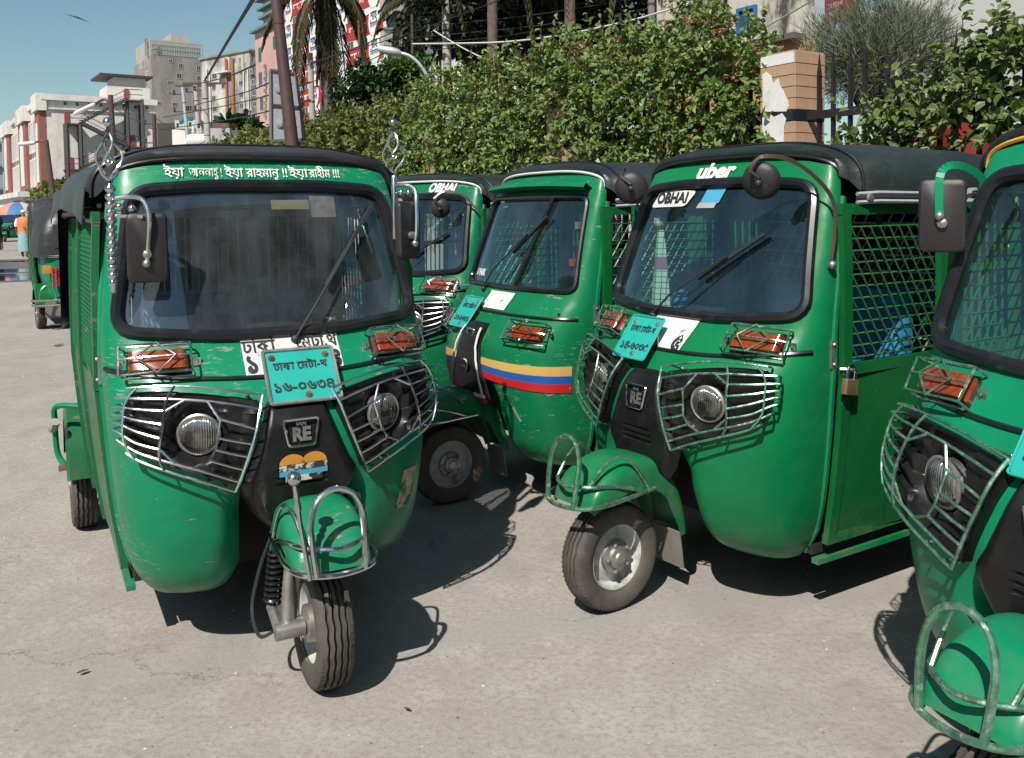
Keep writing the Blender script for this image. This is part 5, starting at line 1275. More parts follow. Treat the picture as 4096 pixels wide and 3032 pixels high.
WINGL = mat('dark_window_glass', (.045, .055, .065), .15, spec=.6); WINFR = mat('window_frame_grey', (.34, .33, .32), .7)
def wallmat(name, col, stain, dmin=.44, dmax=.68, scale=.35, stretch=(1, 1, .35)):
    m, t, b, L = nodes(name)
    n = tex(t, 'Noise', scale, 9, .68, mapping=stretch); n2 = tex(t, 'Noise', scale * 6, 6, .6); f = ramp(t, n.outputs['Fac'], [(dmin, (0, 0, 0)), (dmax, (1, 1, 1))]).outputs[0]
    base = ramp(t, n2.outputs['Fac'], [(.3, tuple(c * .88 for c in col)), (.7, tuple(min(1, c * 1.06) for c in col))]).outputs[0]
    L.new(mix(t, f, base, stain), b.inputs['Base Color']); b.inputs['Roughness'].default_value = .9; return m
PLWHITE = wallmat('white_plaster', (.60, .58, .56), (.27, .245, .22), .50, .72, .3); BRICKRED = wallmat('red_brick_facing', (.25, .098, .072), (.18, .075, .055), .4, .8, 2)
CONC = wallmat('grey_concrete', (.27, .25, .24), (.13, .12, .11), .42, .70, .3); CONCL = wallmat('light_grey_concrete', (.36, .345, .335), (.25, .235, .22), .45, .8); STAINW = wallmat('stained_white_plaster', (.52, .50, .47), (.12, .11, .10), .40, .56, .25)
PINK = wallmat('pink_plaster', (.50, .325, .285), (.36, .22, .19), .45, .8, .3); TEALT = mat('teal_trim', (.10, .19, .20), .7); STEELD = mat('dark_stair_steel', (.05, .042, .042), .7); DOORR = mat('red_door', (.26, .06, .045), .6)
US = V(.828, .56, 0); DS = V(-.56, .828, 0)
# --- white school-like building
def school():
    O = V(-43.8, 85, 0); r = empty('white_building', O); tag(r, 'white building with red brick pilasters and an outside steel stair', 'building'); inv = -r.location
    E_ = Face(O, US, -DS); S_ = Face(O, DS, -US); E_.O = E_.O; H_ = 12.3; Wd = 9.8; Ls = 42
    class P(MB): pass
    def bl(m, name, mt): 
        m.v = [tuple(Vector(q) + inv) for q in m.v]; return m.build(name, mt, r, smooth=False)
    m = MB(); a, b, c, d = E_.pt(0, 0), E_.pt(Wd, 0), E_.pt(Wd, 0) + DS * Ls, E_.pt(0, 0) + DS * Ls
    m.prism([a, b, c, d], (0, 0, H_)); bl(m, 'wall', PLWHITE)
    m = MB(); E_.slab(m, -.35, Wd + .25, 12.3, 12.85, -.5, .35); E_.slab(m, -.25, Wd + .15, 11.45, 11.6, -.2, .18); S_.slab(m, .05, Ls, 12.3, 12.85, -.5, .30); bl(m, 'cornice', PLWHITE)
    E2 = Face(O, US, -DS); S2 = Face(O, DS, -US); r0 = r
    def win(face, *q, **k):
        o = face.window(*q, r0, **k); 
        for ob in [o] + list(o.children):
            for vv in ob.data.vertices: vv.co += inv
    for i in range(8): 
        s0 = 1.6 + i * 1.05; win(E2, s0, s0 + .26, 11.9, 12.2, glassm=WINGL, framem=PLWHITE, t=.05)
    for u0, v0, u1, v1 in ((256, 450, 278, 496), (520, 540, 542, 583), (275, 629, 294, 676)):
        s0, z1 = E2.px(u0, v0); s1, z0 = E2.px(u1, v1); m = MB(); E2.slab(m, s0, s1, z0, z1, 0, .08); bl(m, 'door', DOORR)
    # outside stair
    def lp(u, v, o): s0, z = E2.px(u, v); return E2.pt(s0, z, o)
    for u0, u1, v in ((253, 318, 496), (490, 562, 403), (490, 562, 588), (253, 318, 678)):
        s0, z = E2.px(u0, v); s1, _ = E2.px(u1, v); m = MB(); E2.slab(m, s0, s1, z - .14, z, 0, 1.3); bl(m, 'stair_landing', STEELD)
        m = MB(); 
        for zz in (.5, 1.0): m.tube([E2.pt(s0, z + zz, 1.28), E2.pt(s1, z + zz, 1.28)], .035, 4)
        bl(m, 'stair_railing', STEELD)
    for u, v0 in ((257, 496), (313, 496), (498, 403), (557, 403)):
        s0, z = E2.px(u, v0); m = MB(); m.bar(E2.pt(s0, 0, 1.2), E2.pt(s0, z, 1.2), .26, .26, (1, 0, 0)); bl(m, 'stair_post', STEELD); m = MB(); m.bar(E2.pt(s0, 0, .15), E2.pt(s0, z, .15), .2, .2, (1, 0, 0)); bl(m, 'stair_post', STEELD)
    for (ua, va), (ub, vb) in (((316, 496), (500, 403)), ((316, 498), (500, 588)), ((316, 678), (500, 590))):
        a, b = lp(ua, va, 1.15), lp(ub, vb, 1.15); m = MB(); m.bar(a, b, .9, .22); n = 16
        for k in range(n): m.box(a.lerp(b, (k + .5) / n) + V(0, 0, .16), (.35, .8, .06))
        bl(m, 'stair_flight', STEELD); m = MB(); m.tube([a + V(0, 0, 1), b + V(0, 0, 1)], .035, 4); m.tube([a + V(0, 0, .55), b + V(0, 0, .55)], .025, 4); bl(m, 'stair_railing', STEELD)
    # street side: brick pilasters with tall arches, window bays between
    pil = []
    for x0, x1 in ((303, 330), (172, 246), (66, 138)):
        s1, _ = S2.px(x0 * .545, 700); s0, _ = S2.px(x1 * .545, 700); pil.append((max(0, s0), min(Ls, s1)))
    pil = [(.0, 3.2), (11.5, 18.5), (29.5, 37.5)]
    for a0, a1 in pil:
        m = MB(); S2.slab(m, a0, a1, 3.6, 11.3, -.1, .55); bl(m, 'pilaster', BRICKRED); m = MB(); S2.slab(m, a0 - .3, a1 + .3, 11.3, 12.9, -.1, .8); bl(m, 'pilaster_cap', PLWHITE)
        ar = MB(); c = (a0 + a1) / 2; wd = (a1 - a0) * .22; pts = [S2.pt(c - wd, 4.6, .57), S2.pt(c + wd, 4.6, .57)] + [S2.pt(c + wd * math.cos(t), 9.4 + wd * 1.2 * math.sin(t), .57) for t in [math.pi * k / 8 for k in range(9)]]
        ar.prism(pts, -US * .06); bl(ar, 'arch_panel', PLWHITE)
    for a0, a1 in ((3.6, 11.2), (18.9, 29.2), (38, 41.8)):
        n = max(2, int((a1 - a0) / 1.9))
        for z0, z1 in ((8.0, 10.8), (4.3, 7.0)):
            for i in range(n):
                q0 = lerp(a0, a1, (i + .18) / n); q1 = lerp(a0, a1, (i + .82) / n); win(S2, q0, q1, z0, z1, glassm=WINGL, framem=PLWHITE, mull=1, t=.2, proud=.3)
    m = MB(); S2.slab(m, -.2, 30, 0, 3.2, -.1, 2.2); bl(m, 'podium', PLWHITE); m = MB(); S2.slab(m, -.5, 30.4, 3.2, 3.7, -.1, 2.6); bl(m, 'cornice', PLWHITE)
    m = MB(); S2.slab(m, .6, 7, .3, 2.9, 2.15, 2.25); bl(m, 'brick_panel', BRICKRED)
    # rooftop room and its flat awning
    m = MB(); E2.slab(m, 5.6, 9.6, 12.85, 14.1, -5, -.8); E2.slab(m, 6.4, 9.4, 14.1, 15.1, -5, -1.5); bl(m, 'roof_room', PLWHITE); m = MB(); E2.slab(m, 5.0, 9.9, 15.1, 15.3, -6, -.6); bl(m, 'awning', STEELD)
    s0, z1 = E2.px(501, 354); s1, z0 = E2.px(523, 403); m = MB(); E2.slab(m, s0, s1, z0, z1, -.85, -.7); bl(m, 'door', DOORR)
school()
def block(name, label, C, lenL, lenR, H_, mt, dirL=None, dirR=None):
    """box building: C is the corner nearest the camera; left face runs along dirL, right face along dirR"""
    dL = (dirL or DS).normalized(); dR = (dirR or US).normalized(); C = Vector(C); r = empty(name, (C.x, C.y, 0)); tag(r, label, 'building')
    m = MB(); m.prism([V(0, 0, 0), dR * lenR, dR * lenR + dL * lenL, dL * lenL], (0, 0, H_)); m.build('wall', mt, r, smooth=False)
    nL = -dR; nR = -dL
    nL = (dL.cross(V(0, 0, 1))).normalized(); nL = nL if nL.dot(dR) < 0 else -nL; nR = (dR.cross(V(0, 0, 1))).normalized(); nR = nR if nR.dot(dL) < 0 else -nR
    fl, frr = Face(C, dL, nL), Face(C, dR, nR)
    class LF(Face):                                  # same plane, expressed relative to the building's own origin
        def __init__(s, f): s.O = f.O; s.u = f.u; s.n = f.n
        def pt(s, a, z, o=0.0): return s.u * a + s.n * o + V(0, 0, z)
    return r, LF(fl), LF(frr)
def pxwins(face, parent, rects, gl=WINGL, fm=None, mull=1, t=.1, name='window'):
    for u0, v0, u1, v1 in rects:
        a0, z1 = face.px(u0, v0); a1, z0 = face.px(u1, v1); a0, a1 = min(a0, a1), max(a0, a1); face.window(a0, a1, min(z0, z1), max(z0, z1), parent, gl, fm, mull, t, name)
def Q(x, y, ox=400, oy=150, k=.2912): return ox + x * k, oy + y * k
def QR(l, ox=400, oy=150, k=.2912): return [(*Q(a, b, ox, oy, k), *Q(c, d, ox, oy, k)) for a, b, c, d in l]
# --- grey tower
C = at(603, 222, 160); r, fl, frr = block('grey_tower', 'tall bare grey concrete block behind the white building', (C.x, C.y, 0), 14, 15, C.z, CONC)
a1, _ = frr.px(816, 400)
pxwins(frr, r, QR([(945, 300, 995, 340), (1085, 358, 1135, 425), (1330, 388, 1375, 450), (1055, 495, 1120, 560), (1335, 530, 1385, 590), (930, 600, 1005, 625), (1235, 628, 1290, 655), (940, 750, 1030, 775), (1000, 900, 1055, 940), (1275, 815, 1300, 875), (1200, 935, 1260, 1010), (1375, 950, 1425, 1015), (790, 885, 835, 930)]))
pxwins(fl, r, QR([(545, 355, 567, 415), (618, 330, 648, 385), (630, 480, 655, 515), (635, 630, 670, 675)]), fm=PLWHITE)
m = MB(); frr.slab(m, 0, a1 * .97, C.z, C.z + 3.0, -12, -.3); m.build('parapet_storey', CONCL, r, smooth=False)
m = MB(); frr.slab(m, a1 * .45, a1 * .78, C.z + 3, C.z + 4.6, -8, -2); m.build('stair_head', CONCL, r, smooth=False)
m = MB()
for k in range(22): a = k / 21 * a1; m.tube([frr.pt(a, C.z, .02), frr.pt(a, C.z + 2.7, .02)], .05, 4)
for zz in (.9, 1.8, 2.6): m.tube([frr.pt(0, C.z + zz, .04), frr.pt(a1, C.z + zz, .04)], .05, 4)
m.build('balcony_grille', mat('pale_green_grille', (.22, .30, .27), .7), r, smooth=False)
m = MB(); 
p0, p1 = at(582, 152, 161), at(639, 188, 161)
for k in range(9): m.bar(p0.lerp(p1, k / 8) - r.location, p0.lerp(p1, k / 8) + V(0, 0, -3.2) - r.location, .1, .1, (1, 0, 0))
m.build('sign_frame', STEELD, r, smooth=False); q_ = p1 - p0
lt = lettering('HOTEL', 1.0, lambda x, y: p0 + q_ * .5 + q_.normalized() * x + V(0, -.2, y - 1.0) - r.location, mat('rooftop_letters', (.22, .08, .10), .6), r, bold=.04, width=q_.length * .95)
# --- stained pale block with orange pipes
C = at(1000, 204, 150); r, fl, frr = block('stained_block', 'stained pale apartment block with two orange drain pipes', (C.x, C.y, 0), 14, 10, C.z, STAINW, V(-.8, .6, 0), V(.6, .8, 0))
pxwins(fl, r, QR([(1565, 335, 1595, 370), (1545, 505, 1605, 560), (1675, 495, 1740, 545), (1920, 455, 1960, 500), (1995, 445, 2015, 490), (1545, 660, 1590, 715), (1675, 640, 1745, 690), (1915, 600, 1960, 655), (2090, 578, 2130, 640), (1915, 755, 1970, 815), (2095, 730, 2145, 790), (1545, 810, 1590, 865), (1735, 785, 1760, 850), (1925, 910, 1970, 965), (2105, 885, 2150, 940), (1550, 955, 1605, 1010), (1740, 930, 1765, 970), (2065, 440, 2095, 495), (1845, 285, 1865, 340), (1915, 280, 1935, 330)]))
for u in (1760, 1850):
    s0, z1 = fl.px(*Q(u - 15, 290)); s1, z0 = fl.px(*Q(u + 10, 1080)); m = MB(); m.tube([fl.pt((s0 + s1) / 2, 3, .3), fl.pt((s0 + s1) / 2, z1, .3)], .22, 6); m.build('drain_pipe', mat('orange_pipe', (.33, .12, .05), .7, var=.15), r)
for u in (1480, 1520, 1985, 2045): s0, z1 = fl.px(*Q(u, 420)); m = MB(); m.tube([fl.pt(s0, 3, .25), fl.pt(s0, z1, .25)], .10, 5); m.build('drain_pipe', PLWHITE, r)
s0, z0 = fl.px(*Q(1650, 500)); s1, z1 = fl.px(*Q(1835, 470)); m = MB(); fl.slab(m, min(s0, s1), max(s0, s1), z1 - .1, z1 + .1, 0, 1.2); m.build('window_shade', PLWHITE, r, smooth=False)
m = MB(); fl.slab(m, -.2, 14.1, C.z, C.z + .3, -10, .3); m.build('roof_slab', CONC, r, smooth=False)
# --- pink building
C = at(1180, 129 - 40, 118); r, fl, frr = block('pink_building', 'pink plastered building with teal ledges left of the palm', (C.x, C.y, 0), 16, 8, 27.4, PINK)
m = MB(); fl.slab(m, 3.0, 14.0, 27.4, 31.5, -7, -.6); m.build('roof_tower', PINK, r, smooth=False)
for z, o, a0, a1 in ((27.3, .7, -.5, 16.5), (29.0, .1, 2.6, 14.4), (30.2, .3, 2.6, 14.4), (31.5, .5, 2.2, 14.8)): m = MB(); fl.slab(m, a0, a1, z, z + .35, -7.5, o); m.build('ledge', TEALT, r, smooth=False)
def Z(x, y): return 900 + x * .4032, y * .4032
pxwins(fl, r, [(*Z(a, b), *Z(c, d)) for a, b, c, d in ((335, 485, 362, 600), (340, 730, 370, 840), (352, 975, 380, 1080), (480, 370, 512, 470))], mull=1, fm=TEALT)
for i in range(9): a, z = fl.px(*Z(410 + 5 * (i % 2), 660 + i * 60)); m = MB(); fl.slab(m, a - .2, a + .2, z - .25, z + .25, 0, .35); m.build('vent_box', CONC, r, smooth=False)
# --- red and white block with cement advertisements
C = V(-13.2, 95, 0); r, fl, frr = block('striped_building', 'tall white block with red advertisement bands behind the palms', (C.x, C.y, 0), 31, 26, 33, mat('bright_white_wall', (.62, .62, .60), .8, var=.06, vscale=.5))
REDB = mat('red_advert_band', (.36, .025, .02), .6, var=.10, vscale=.6); BLUEI = mat('blue_ink', (.03, .05, .22), .6); BWHITE = mat('advert_white', (.66, .66, .64), .7)
zA = fl.px(1549, 107)[1]; step = fl.px(1549, 107)[1] - fl.px(1549, 222)[1]
for k in range(-2, 6):
    z0 = zA - k * step; z1 = z0 + 1.85
    if z0 < 2 or z1 > 32.5: continue
    bd = MB(); fl.slab(bd, 0, 31, z0, z1, 0, .10); b = bd.build('advert_band', REDB, r, smooth=False)
    for j, a in enumerate((1.9, 10.4, 19.0, 27.2)):
        pts = [fl.pt(a + 1.35 * math.cos(t), z0 + 1.05 + 1.55 * math.sin(t), .14) for t in [2 * math.pi * q / 24 for q in range(24)]]; m = MB(); m.prism(pts, fl.n * .05); d_ = m.build('advert_disc', BWHITE, b, smooth=False)
        lettering('\u09b6\u09be\u09b9', 1.3, lambda x, y: fl.pt(a - x, z0 + 1.65 + y, .22), BLUEI, d_, bold=.03, width=1.6); lettering('\u09bf\u09b8\u09c7\u09ae\u09a8\u099f', .75, lambda x, y: fl.pt(a - x, z0 + .75 + y, .22), BLUEI, d_, bold=.01, width=1.9)
        if j < 3: lettering('\u09b6\u0995\u09cd\u09a4, \u09b8\u09c1\u09a8\u09cd\u09a6\u09b0'.replace('\u09cd', ''), 1.15, lambda x, y: fl.pt(a + 4.3 - x, z0 + .95 + y, .13), BWHITE, b, bold=.05, width=4.6)
    m = MB(); fl.slab(m, 0, 31, z1 + .1, z1 + .22, 0, .08); m.build('red_line', REDB, b, smooth=False)
    for a in (4.6, 7.6, 13.2, 16.2, 21.6, 24.6, 29.4):
        zw = z0 - step + 1.85 + .25
        fl.window(a, a + 1.35, z0 - 1.35, z0 - .15, r, WINGL, None, 1, .1)
GREENGL = mat('green_window_glass', (.06, .16, .13), .2, spec=.6)
s_end, _ = frr.px(1700, 100)
for k in range(0, 9):
    z0 = 4.2 + k * 3.27
    m = MB(); frr.slab(m, -.3, s_end, z0 + 1.5, z0 + 3.1, -.2, .7); m.build('balcony_spandrel', CONCL, r, smooth=False); m = MB(); frr.slab(m, -.4, s_end + .1, z0 + 3.1, z0 + 3.3, -.2, .9); m.build('ledge', CONC, r, smooth=False)
    frr.window(.2, s_end * .33, z0 - .1, z0 + 1.45, r, GREENGL, WHITEP, 0, .12, proud=.4); frr.window(s_end * .4, s_end * .95, z0 - .1, z0 + 1.45, r, GREENGL if k % 2 else WINGL, WHITEP, 3, .12, proud=.4)
# --- blue mosque-like house at the far left edge
C = at(42, 560, 128); r, fl, frr = block('blue_building', 'pale blue building with pointed arch windows at the left edge', (C.x - 6, C.y, 0), 12, 7, C.z, wallmat('pale_blue_plaster', (.24, .33, .38), (.18, .25, .29)))
for k in range(3):
    z0 = 2.5 + k * 3.3; m = MB(); pts = [frr.pt(4.2, z0, .05), frr.pt(5.8, z0, .05), frr.pt(5.8, z0 + 1.4, .05), frr.pt(5.4, z0 + 2.0, .05), frr.pt(5.0, z0 + 2.4, .05), frr.pt(4.6, z0 + 2.0, .05), frr.pt(4.2, z0 + 1.4, .05)]; m.prism(pts, frr.n * .05); m.build('arched_window', WINGL, r, smooth=False)
    m = MB(); frr.slab(m, -.3, 7.3, z0 + 2.7, z0 + 3.0, -.2, .6); m.build('ledge', mat('blue_trim', (.15, .22, .26), .8), r, smooth=False)
# --- weathered building on the right
C = at(3262, 0, 15.5); C = V(C.x, C.y, 0); r, fl, frr = block('weathered_house', 'mould-streaked white house with a blue window above the flowers', (C.x, C.y, 0), 3.9, .25, 8.5, wallmat('mould_streaked_plaster', (.46, .44, .40), (.055, .05, .045), .46, .58, 1.6, (1, 1, .4)))
zb = fl.px(3200, 135)[1]
m = MB(); fl.slab(m, .25, 4.1, zb - .10, zb, -.3, .25); m.build('ledge', mat('dark_ledge', (.09, .08, .07), .9), r, smooth=False)
m = MB(); fl.slab(m, .05, 3.9, 0, zb - .1, -.05, .012); m.build('ochre_base', mat('ochre_wall', (.38, .22, .08), .8), r, smooth=False)
pxwins(fl, r, [(2962, 48, 3020, 110)], mull=1, fm=mat('blue_window_frame', (.02, .14, .30), .5), t=.06)
# --- signs and white board
b = MB(); p = at(3300, 95, 13); q = at(3425, 60, 12.4); b.prism([p, q, V(q.x, q.y, 6.5), V(p.x, p.y, 6.5)], (.1, .15, 0)); o = b.build('red_signboard', mat('dark_red_sign', (.20, .045, .05), .55, var=.08), smooth=False); tag(o, 'dark red signboard with small white lettering above the feathery bush', 'signboard')
dv = (q - p); dv.z = 0; dv.normalize(); lettering('Tel: 9513 40', .09, lambda x, y: p + dv * (.20 + x) + V(0, -.02, .22 + y), WHITEINK, o, width=.30); lettering('9554', .08, lambda x, y: p + dv * (.13 + x) + V(0, -.02, .11 + y), WHITEINK, o, width=.14)
b = MB(); p2 = at(3258, 105, 13.2); b.prism([p2, p - dv * .01, V(p.x - .01, p.y, 6.5), V(p2.x, p2.y, 6.5)], (.1, .15, 0)); o = b.build('blue_beige_column', mat('pale_blue_column', (.36, .40, .44), .6, var=.1), smooth=False); tag(o, 'pale blue column between the weathered house and the red signboard', 'column')
b = MB(); p = at(3450, 330, 10.5); q = at(4300, 430, 8.2); top0, top1 = at(3450, 45, 10.5), at(4300, -190, 8.2); b.prism([p, q, top1, top0], (.12, .18, 0)); o = b.build('white_board', mat('dull_white_board', (.50, .51, .49), .7, var=.05, vscale=1), smooth=False); tag(o, 'large plain white board behind the hedge in the top right corner', 'board')
dv = (q - p).normalized(); c_ = at(3590, 108, 10.1); lettering('IFIC', .12, lambda x, y: c_ + V(dv.x, dv.y, 0).normalized() * x + V(0, -.03, y), mat('grey_lettering', (.10, .10, .10), .7), o, bold=.003, width=.24)

# ------------------------------------------------------------------ poles, lamps, wires
CPOLE = mat('concrete_pole', (.36, .33, .30), .85, var=.12, vscale=3); BROWNP = mat('brown_painted_pole', (.075, .042, .040), .55, .1, var=.2, vscale=6); GALV = mat('galvanised_pole', (.42, .45, .46), .5, .4)
def pole(name, label, base, top, r0, r1, mt, bands=0, cat='pole'):
    base = Vector(base); top = Vector(top); r = empty(name, base); tag(r, label, cat); m = MB(); m.tube([V(0, 0, 0), (top - base) * .5, top - base], [r0, (r0 + r1) / 2, r1], 12); m.build('shaft', mt, r)
    for k in range(bands):
        p = (top - base) * (.55 + .45 * (k + .5) / bands); MB().lathe([(r1 * 1.15, -.02), (r1 * 1.15, .02)], p, top - base, 12).build('band', STEELD, r)
    return r
bp = at(1243, 1252, 13); pt_ = at(1098, -60, 13)
r = pole('steel_pole', 'leaning dark brown steel pole with a faded signboard, behind the front rickshaw', (bp.x, bp.y, 0), pt_, .125, .075, BROWNP, 2)
SB = mat('faded_sign_paper', (.30, .33, .37), .7, var=.10, vscale=3); sbr = empty('signboard', at(1150, 560, 13.35)); tag(sbr, 'faded two-panel poster board fixed behind the brown pole', 'signboard'); o_ = -sbr.location
pA, pB, pC, pD = at(1084, 563, 13.3), at(1222, 557, 13.5), at(1181, 293, 13.5), at(1081, 280, 13.3); mA, mD = at(1083, 420, 13.3), at(1202, 430, 13.5)
for c4 in ((mA, mD, pC, pD), (pA, pB, mD, mA)):
    cc = sum((V(*q) for q in c4), V(0, 0, 0)) / 4; MB().prism([q.lerp(cc, .03) + o_ for q in c4], (0, .03, 0)).build('poster_panel', SB, sbr, smooth=False)
    fx = MB()
    for a, b in zip(c4, c4[1:] + c4[:1]): fx.bar(a + o_ + V(0, -.01, 0), b + o_ + V(0, -.01, 0), .03, .035)
    fx.build('frame', mat('grey_board_frame', (.12, .11, .11), .6), sbr, smooth=False)
    px_ = c4[3].lerp(c4[2], .24).lerp(c4[0].lerp(c4[1], .24), .52) + o_; MB().lathe([(.065, 0), (.06, .004)], px_ + V(0, -.012, 0), (0, -1, 0), 18).build('faded_print', mat('faded_print', (.22, .24, .28), .8, var=.2, vscale=20), sbr)
    for k in range(5):
        y0 = .18 + k * .15; a, b = c4[3].lerp(c4[0], y0), c4[2].lerp(c4[1], y0); MB().bar(a.lerp(b, .42) + o_ + V(0, -.004, 0), a.lerp(b, .62 + .2 * (k % 2)) + o_ + V(0, -.004, 0), .004, .03).build('faded_print', mat('faded_print_red' if k == 1 else 'faded_print', (.33, .20, .22) if k == 1 else (.22, .24, .28), .8), sbr, smooth=False)
r = pole('concrete_pole', 'thick pale concrete pole between the palm trunks and the lamp', at(1800, 420, 20).xy.to_3d(), at(1780, -80, 20), .13, .085, CPOLE, 4)
r = pole('concrete_pole', 'short grey concrete pole before the red bands, right of the brown pole', at(1260, 520, 24).xy.to_3d(), at(1240, 212, 24), .10, .075, CPOLE, 1)
r = pole('steel_pole', 'thin rusty post before the red bands left of the lamp', at(1452, 300, 20).xy.to_3d(), at(1435, 82, 20), .03, .03, RUST)
r = pole('lattice_post', 'slim dark insulator post between the lamp and the concrete pole', at(1650, 300, 18).xy.to_3d(), at(1648, 58, 18), .03, .03, STEELD, 5)
r = pole('wooden_pole', 'weathered grey pole at the right side of the evergreen tree', at(2618, 300, 15).xy.to_3d(), at(2605, -80, 15), .07, .06, mat('weathered_pole', (.16, .15, .145), .9, var=.3, vscale=8), 3)
# street lamp over the hedge
b0 = at(1735, 480, 15); r = empty('street_lamp', (b0.x, b0.y, 0)); tag(r, 'curved-arm street lamp rising from the hedge', 'street lamp'); o_ = V(-b0.x, -b0.y, 0)
pts = [V(b0.x, b0.y, 0), at(1735, 400, 15), at(1715, 320, 15), at(1680, 260, 15), at(1640, 225, 15), at(1600, 212, 15)]; MB().tube(smoothpath([p + o_ for p in pts], 5), .028, 8).build('arm', GALV, r)
a, b = at(1605, 213, 15) + o_, at(1503, 192, 15) + o_; m = MB(); d_ = (b - a); m.tube([a, a + d_ * .12, a + d_ * .4, a + d_ * .8, b], [.03, .06, .075, .06, .015], 10); hd = m.build('lamp_head', GALV, r); m = MB(); m.tube([a + d_ * .3 + V(0, 0, -.03), a + d_ * .85 + V(0, 0, -.03)], .04, 8); m.build('lamp_glass', LENS, hd)
MB().box(at(1732, 372, 14.95) + o_, (.12, .02, .10)).build('tag_plate', WHITEP, r, smooth=False)
# far left poles
for lab, nm, u0, v0, u1, v1, Y, r0, mt in (('grey steel pole with insulators before the grey tower', 'steel_pole', 755, 600, 730, 342, 52, .13, GALV), ('concrete pole with a cross-arm before the grey tower', 'concrete_pole', 800, 600, 781, 332, 50, .16, CPOLE), ('tallest pale concrete pole left of the stained block', 'concrete_pole', 834, 610, 817, 322, 46, .19, CPOLE), ('short brown pole at the right corner of the white building', 'steel_pole', 621, 620, 616, 458, 48, .14, BROWNP)):
    b_ = at(u0, v0, Y); t_ = at(u1, v1, Y); ext = (t_ - b_) * (b_.z / (t_.z - b_.z)); r = pole(nm, lab, b_ - ext, t_, r0, r0 * .75, mt, 2); h = t_ - r.location
    if nm == 'concrete_pole': MB().bar(h + V(-1.1, 0, -.15), h + V(1.1, 0, -.15), .1, .1).build('cross_arm', STEELD, r, smooth=False)
    m = MB(); [m.lathe([(.05, 0), (.09, .06), (.05, .12), (.09, .18), (.04, .26)], h + V(x, 0, zz), (0, 0, 1), 8) for x, zz in ((-.5, -.5), (-.5, -1.5), (-.35, -2.4))]; [m.bar(h + V(-.5, 0, zz), h + V(0, 0, zz), .06, .06) for zz in (-.5, -1.5)]; m.build('insulator', STEELD, r, smooth=False)
for lab, u0, v0, u1, v1, lu0, lv0, lu1, lv1, Y in (('leaning brown lamp pole before the white building stair', 458, 640, 442, 380, 294, 458, 382, 415, 42), ('leaning brown lamp pole before the brick pilasters', 215, 800, 185, 560, 72, 577, 140, 571, 50)):
    b_ = at(u0, v0, Y); t_ = at(u1, v1, Y); ext = (t_ - b_) * (b_.z / (t_.z - b_.z)); r = pole('lamp_pole', lab, b_ - ext, t_, .17, .11, BROWNP, 0, 'street lamp'); a, b = at(lu1, lv1, Y) - r.location, at(lu0, lv0, Y) - r.location; h = t_ - r.location
    MB().tube(smoothpath([h * .92, h * .96 + (a - h) * .4 + V(0, 0, .25), a], 5), .05, 6).build('arm', BROWNP, r); m = MB(); m.tube([a, a.lerp(b, .1), a.lerp(b, .9), b], [.04, .11, .11, .05], 8); m.build('lamp_head', mat('pale_lamp_housing', (.55, .57, .57), .5), r)
# wires
WIRE = mat('black_cable', (.02, .02, .022), .6); WCAB = mat('white_cable', (.50, .50, .48), .6)
def wire(label, pts, r_, mt, sag=.0):
    o = MB().tube(smoothpath([at(*p) for p in pts], 8), r_, 5).build('cable', mt); tag(o, label, 'cable', 'overhead cables')
wire('thick white cable sagging across the dark tree', [(1650, 176, 17), (2000, 169, 16), (2261, 138, 15), (2493, 89, 14), (2626, 54, 13.5), (2900, -30, 12.5)], .016, WCAB)
wire('white cable slanting down to the hedge right of the concrete pole', [(1735, 122, 18), (1830, 180, 17), (1930, 230, 16), (2040, 258, 15)], .014, WCAB)
wire('grey cable slanting across the weathered house', [(3030, 125, 13), (3150, 60, 12.5), (3260, -5, 12)], .012, GALV)
wire('long dark double cable rising over the sky at top left', [(817, 322, 46), (905, 170, 30), (1012, -10, 20)], .03, WIRE)
wire('second strand of the long dark cable at top left', [(819, 326, 46), (912, 170, 30), (1022, -10, 20)], .022, WIRE)
WL = ['from the short concrete pole up across the palm', 'left of the short concrete pole, highest of three', 'from the short concrete pole to the insulator post', 'from the brown corner pole to the short concrete pole', 'lowest wire across the pink building', 'topmost across the dark evergreen tree', 'second across the dark evergreen tree', 'ending at the second palm trunk', 'just above the white cable', 'from the grey pole to the top of the weathered house', 'across the streaked wall of the weathered house', 'between the stair lamp pole and the brown corner pole', 'from the brown corner pole to the insulator pole', 'from the insulator pole up past the stained block', 'from the cross-arm pole over the pink wall']
for i, (a, b) in enumerate((((1240, 250), (2000, 0)), ((1100, 300), (1660, 90)), ((1240, 330), (1660, 150)), ((650, 470), (1240, 330)), ((640, 520), (1240, 400)), ((1660, 110), (2620, -20)), ((1660, 150), (2620, 30)), ((1660, 175), (2300, 95)), ((1740, 200), (2620, 60)), ((2626, 75), (3262, -10)), ((2640, 95), (3262, 60)), ((455, 430), (620, 500)), ((620, 470), (740, 520)), ((735, 345), (1020, 260)), ((780, 420), (1150, 300)))):
    Y0, Y1 = (48 if a[0] < 1000 else 20), (48 if b[0] < 1000 else 16); mid = ((a[0] + b[0]) / 2, (a[1] + b[1]) / 2 + 14)
    wire('thin dark wire ' + WL[i], [(*a, Y0), (*mid, (Y0 + Y1) / 2), (*b, Y1)], .010 if Y0 < 30 else .02, WIRE)
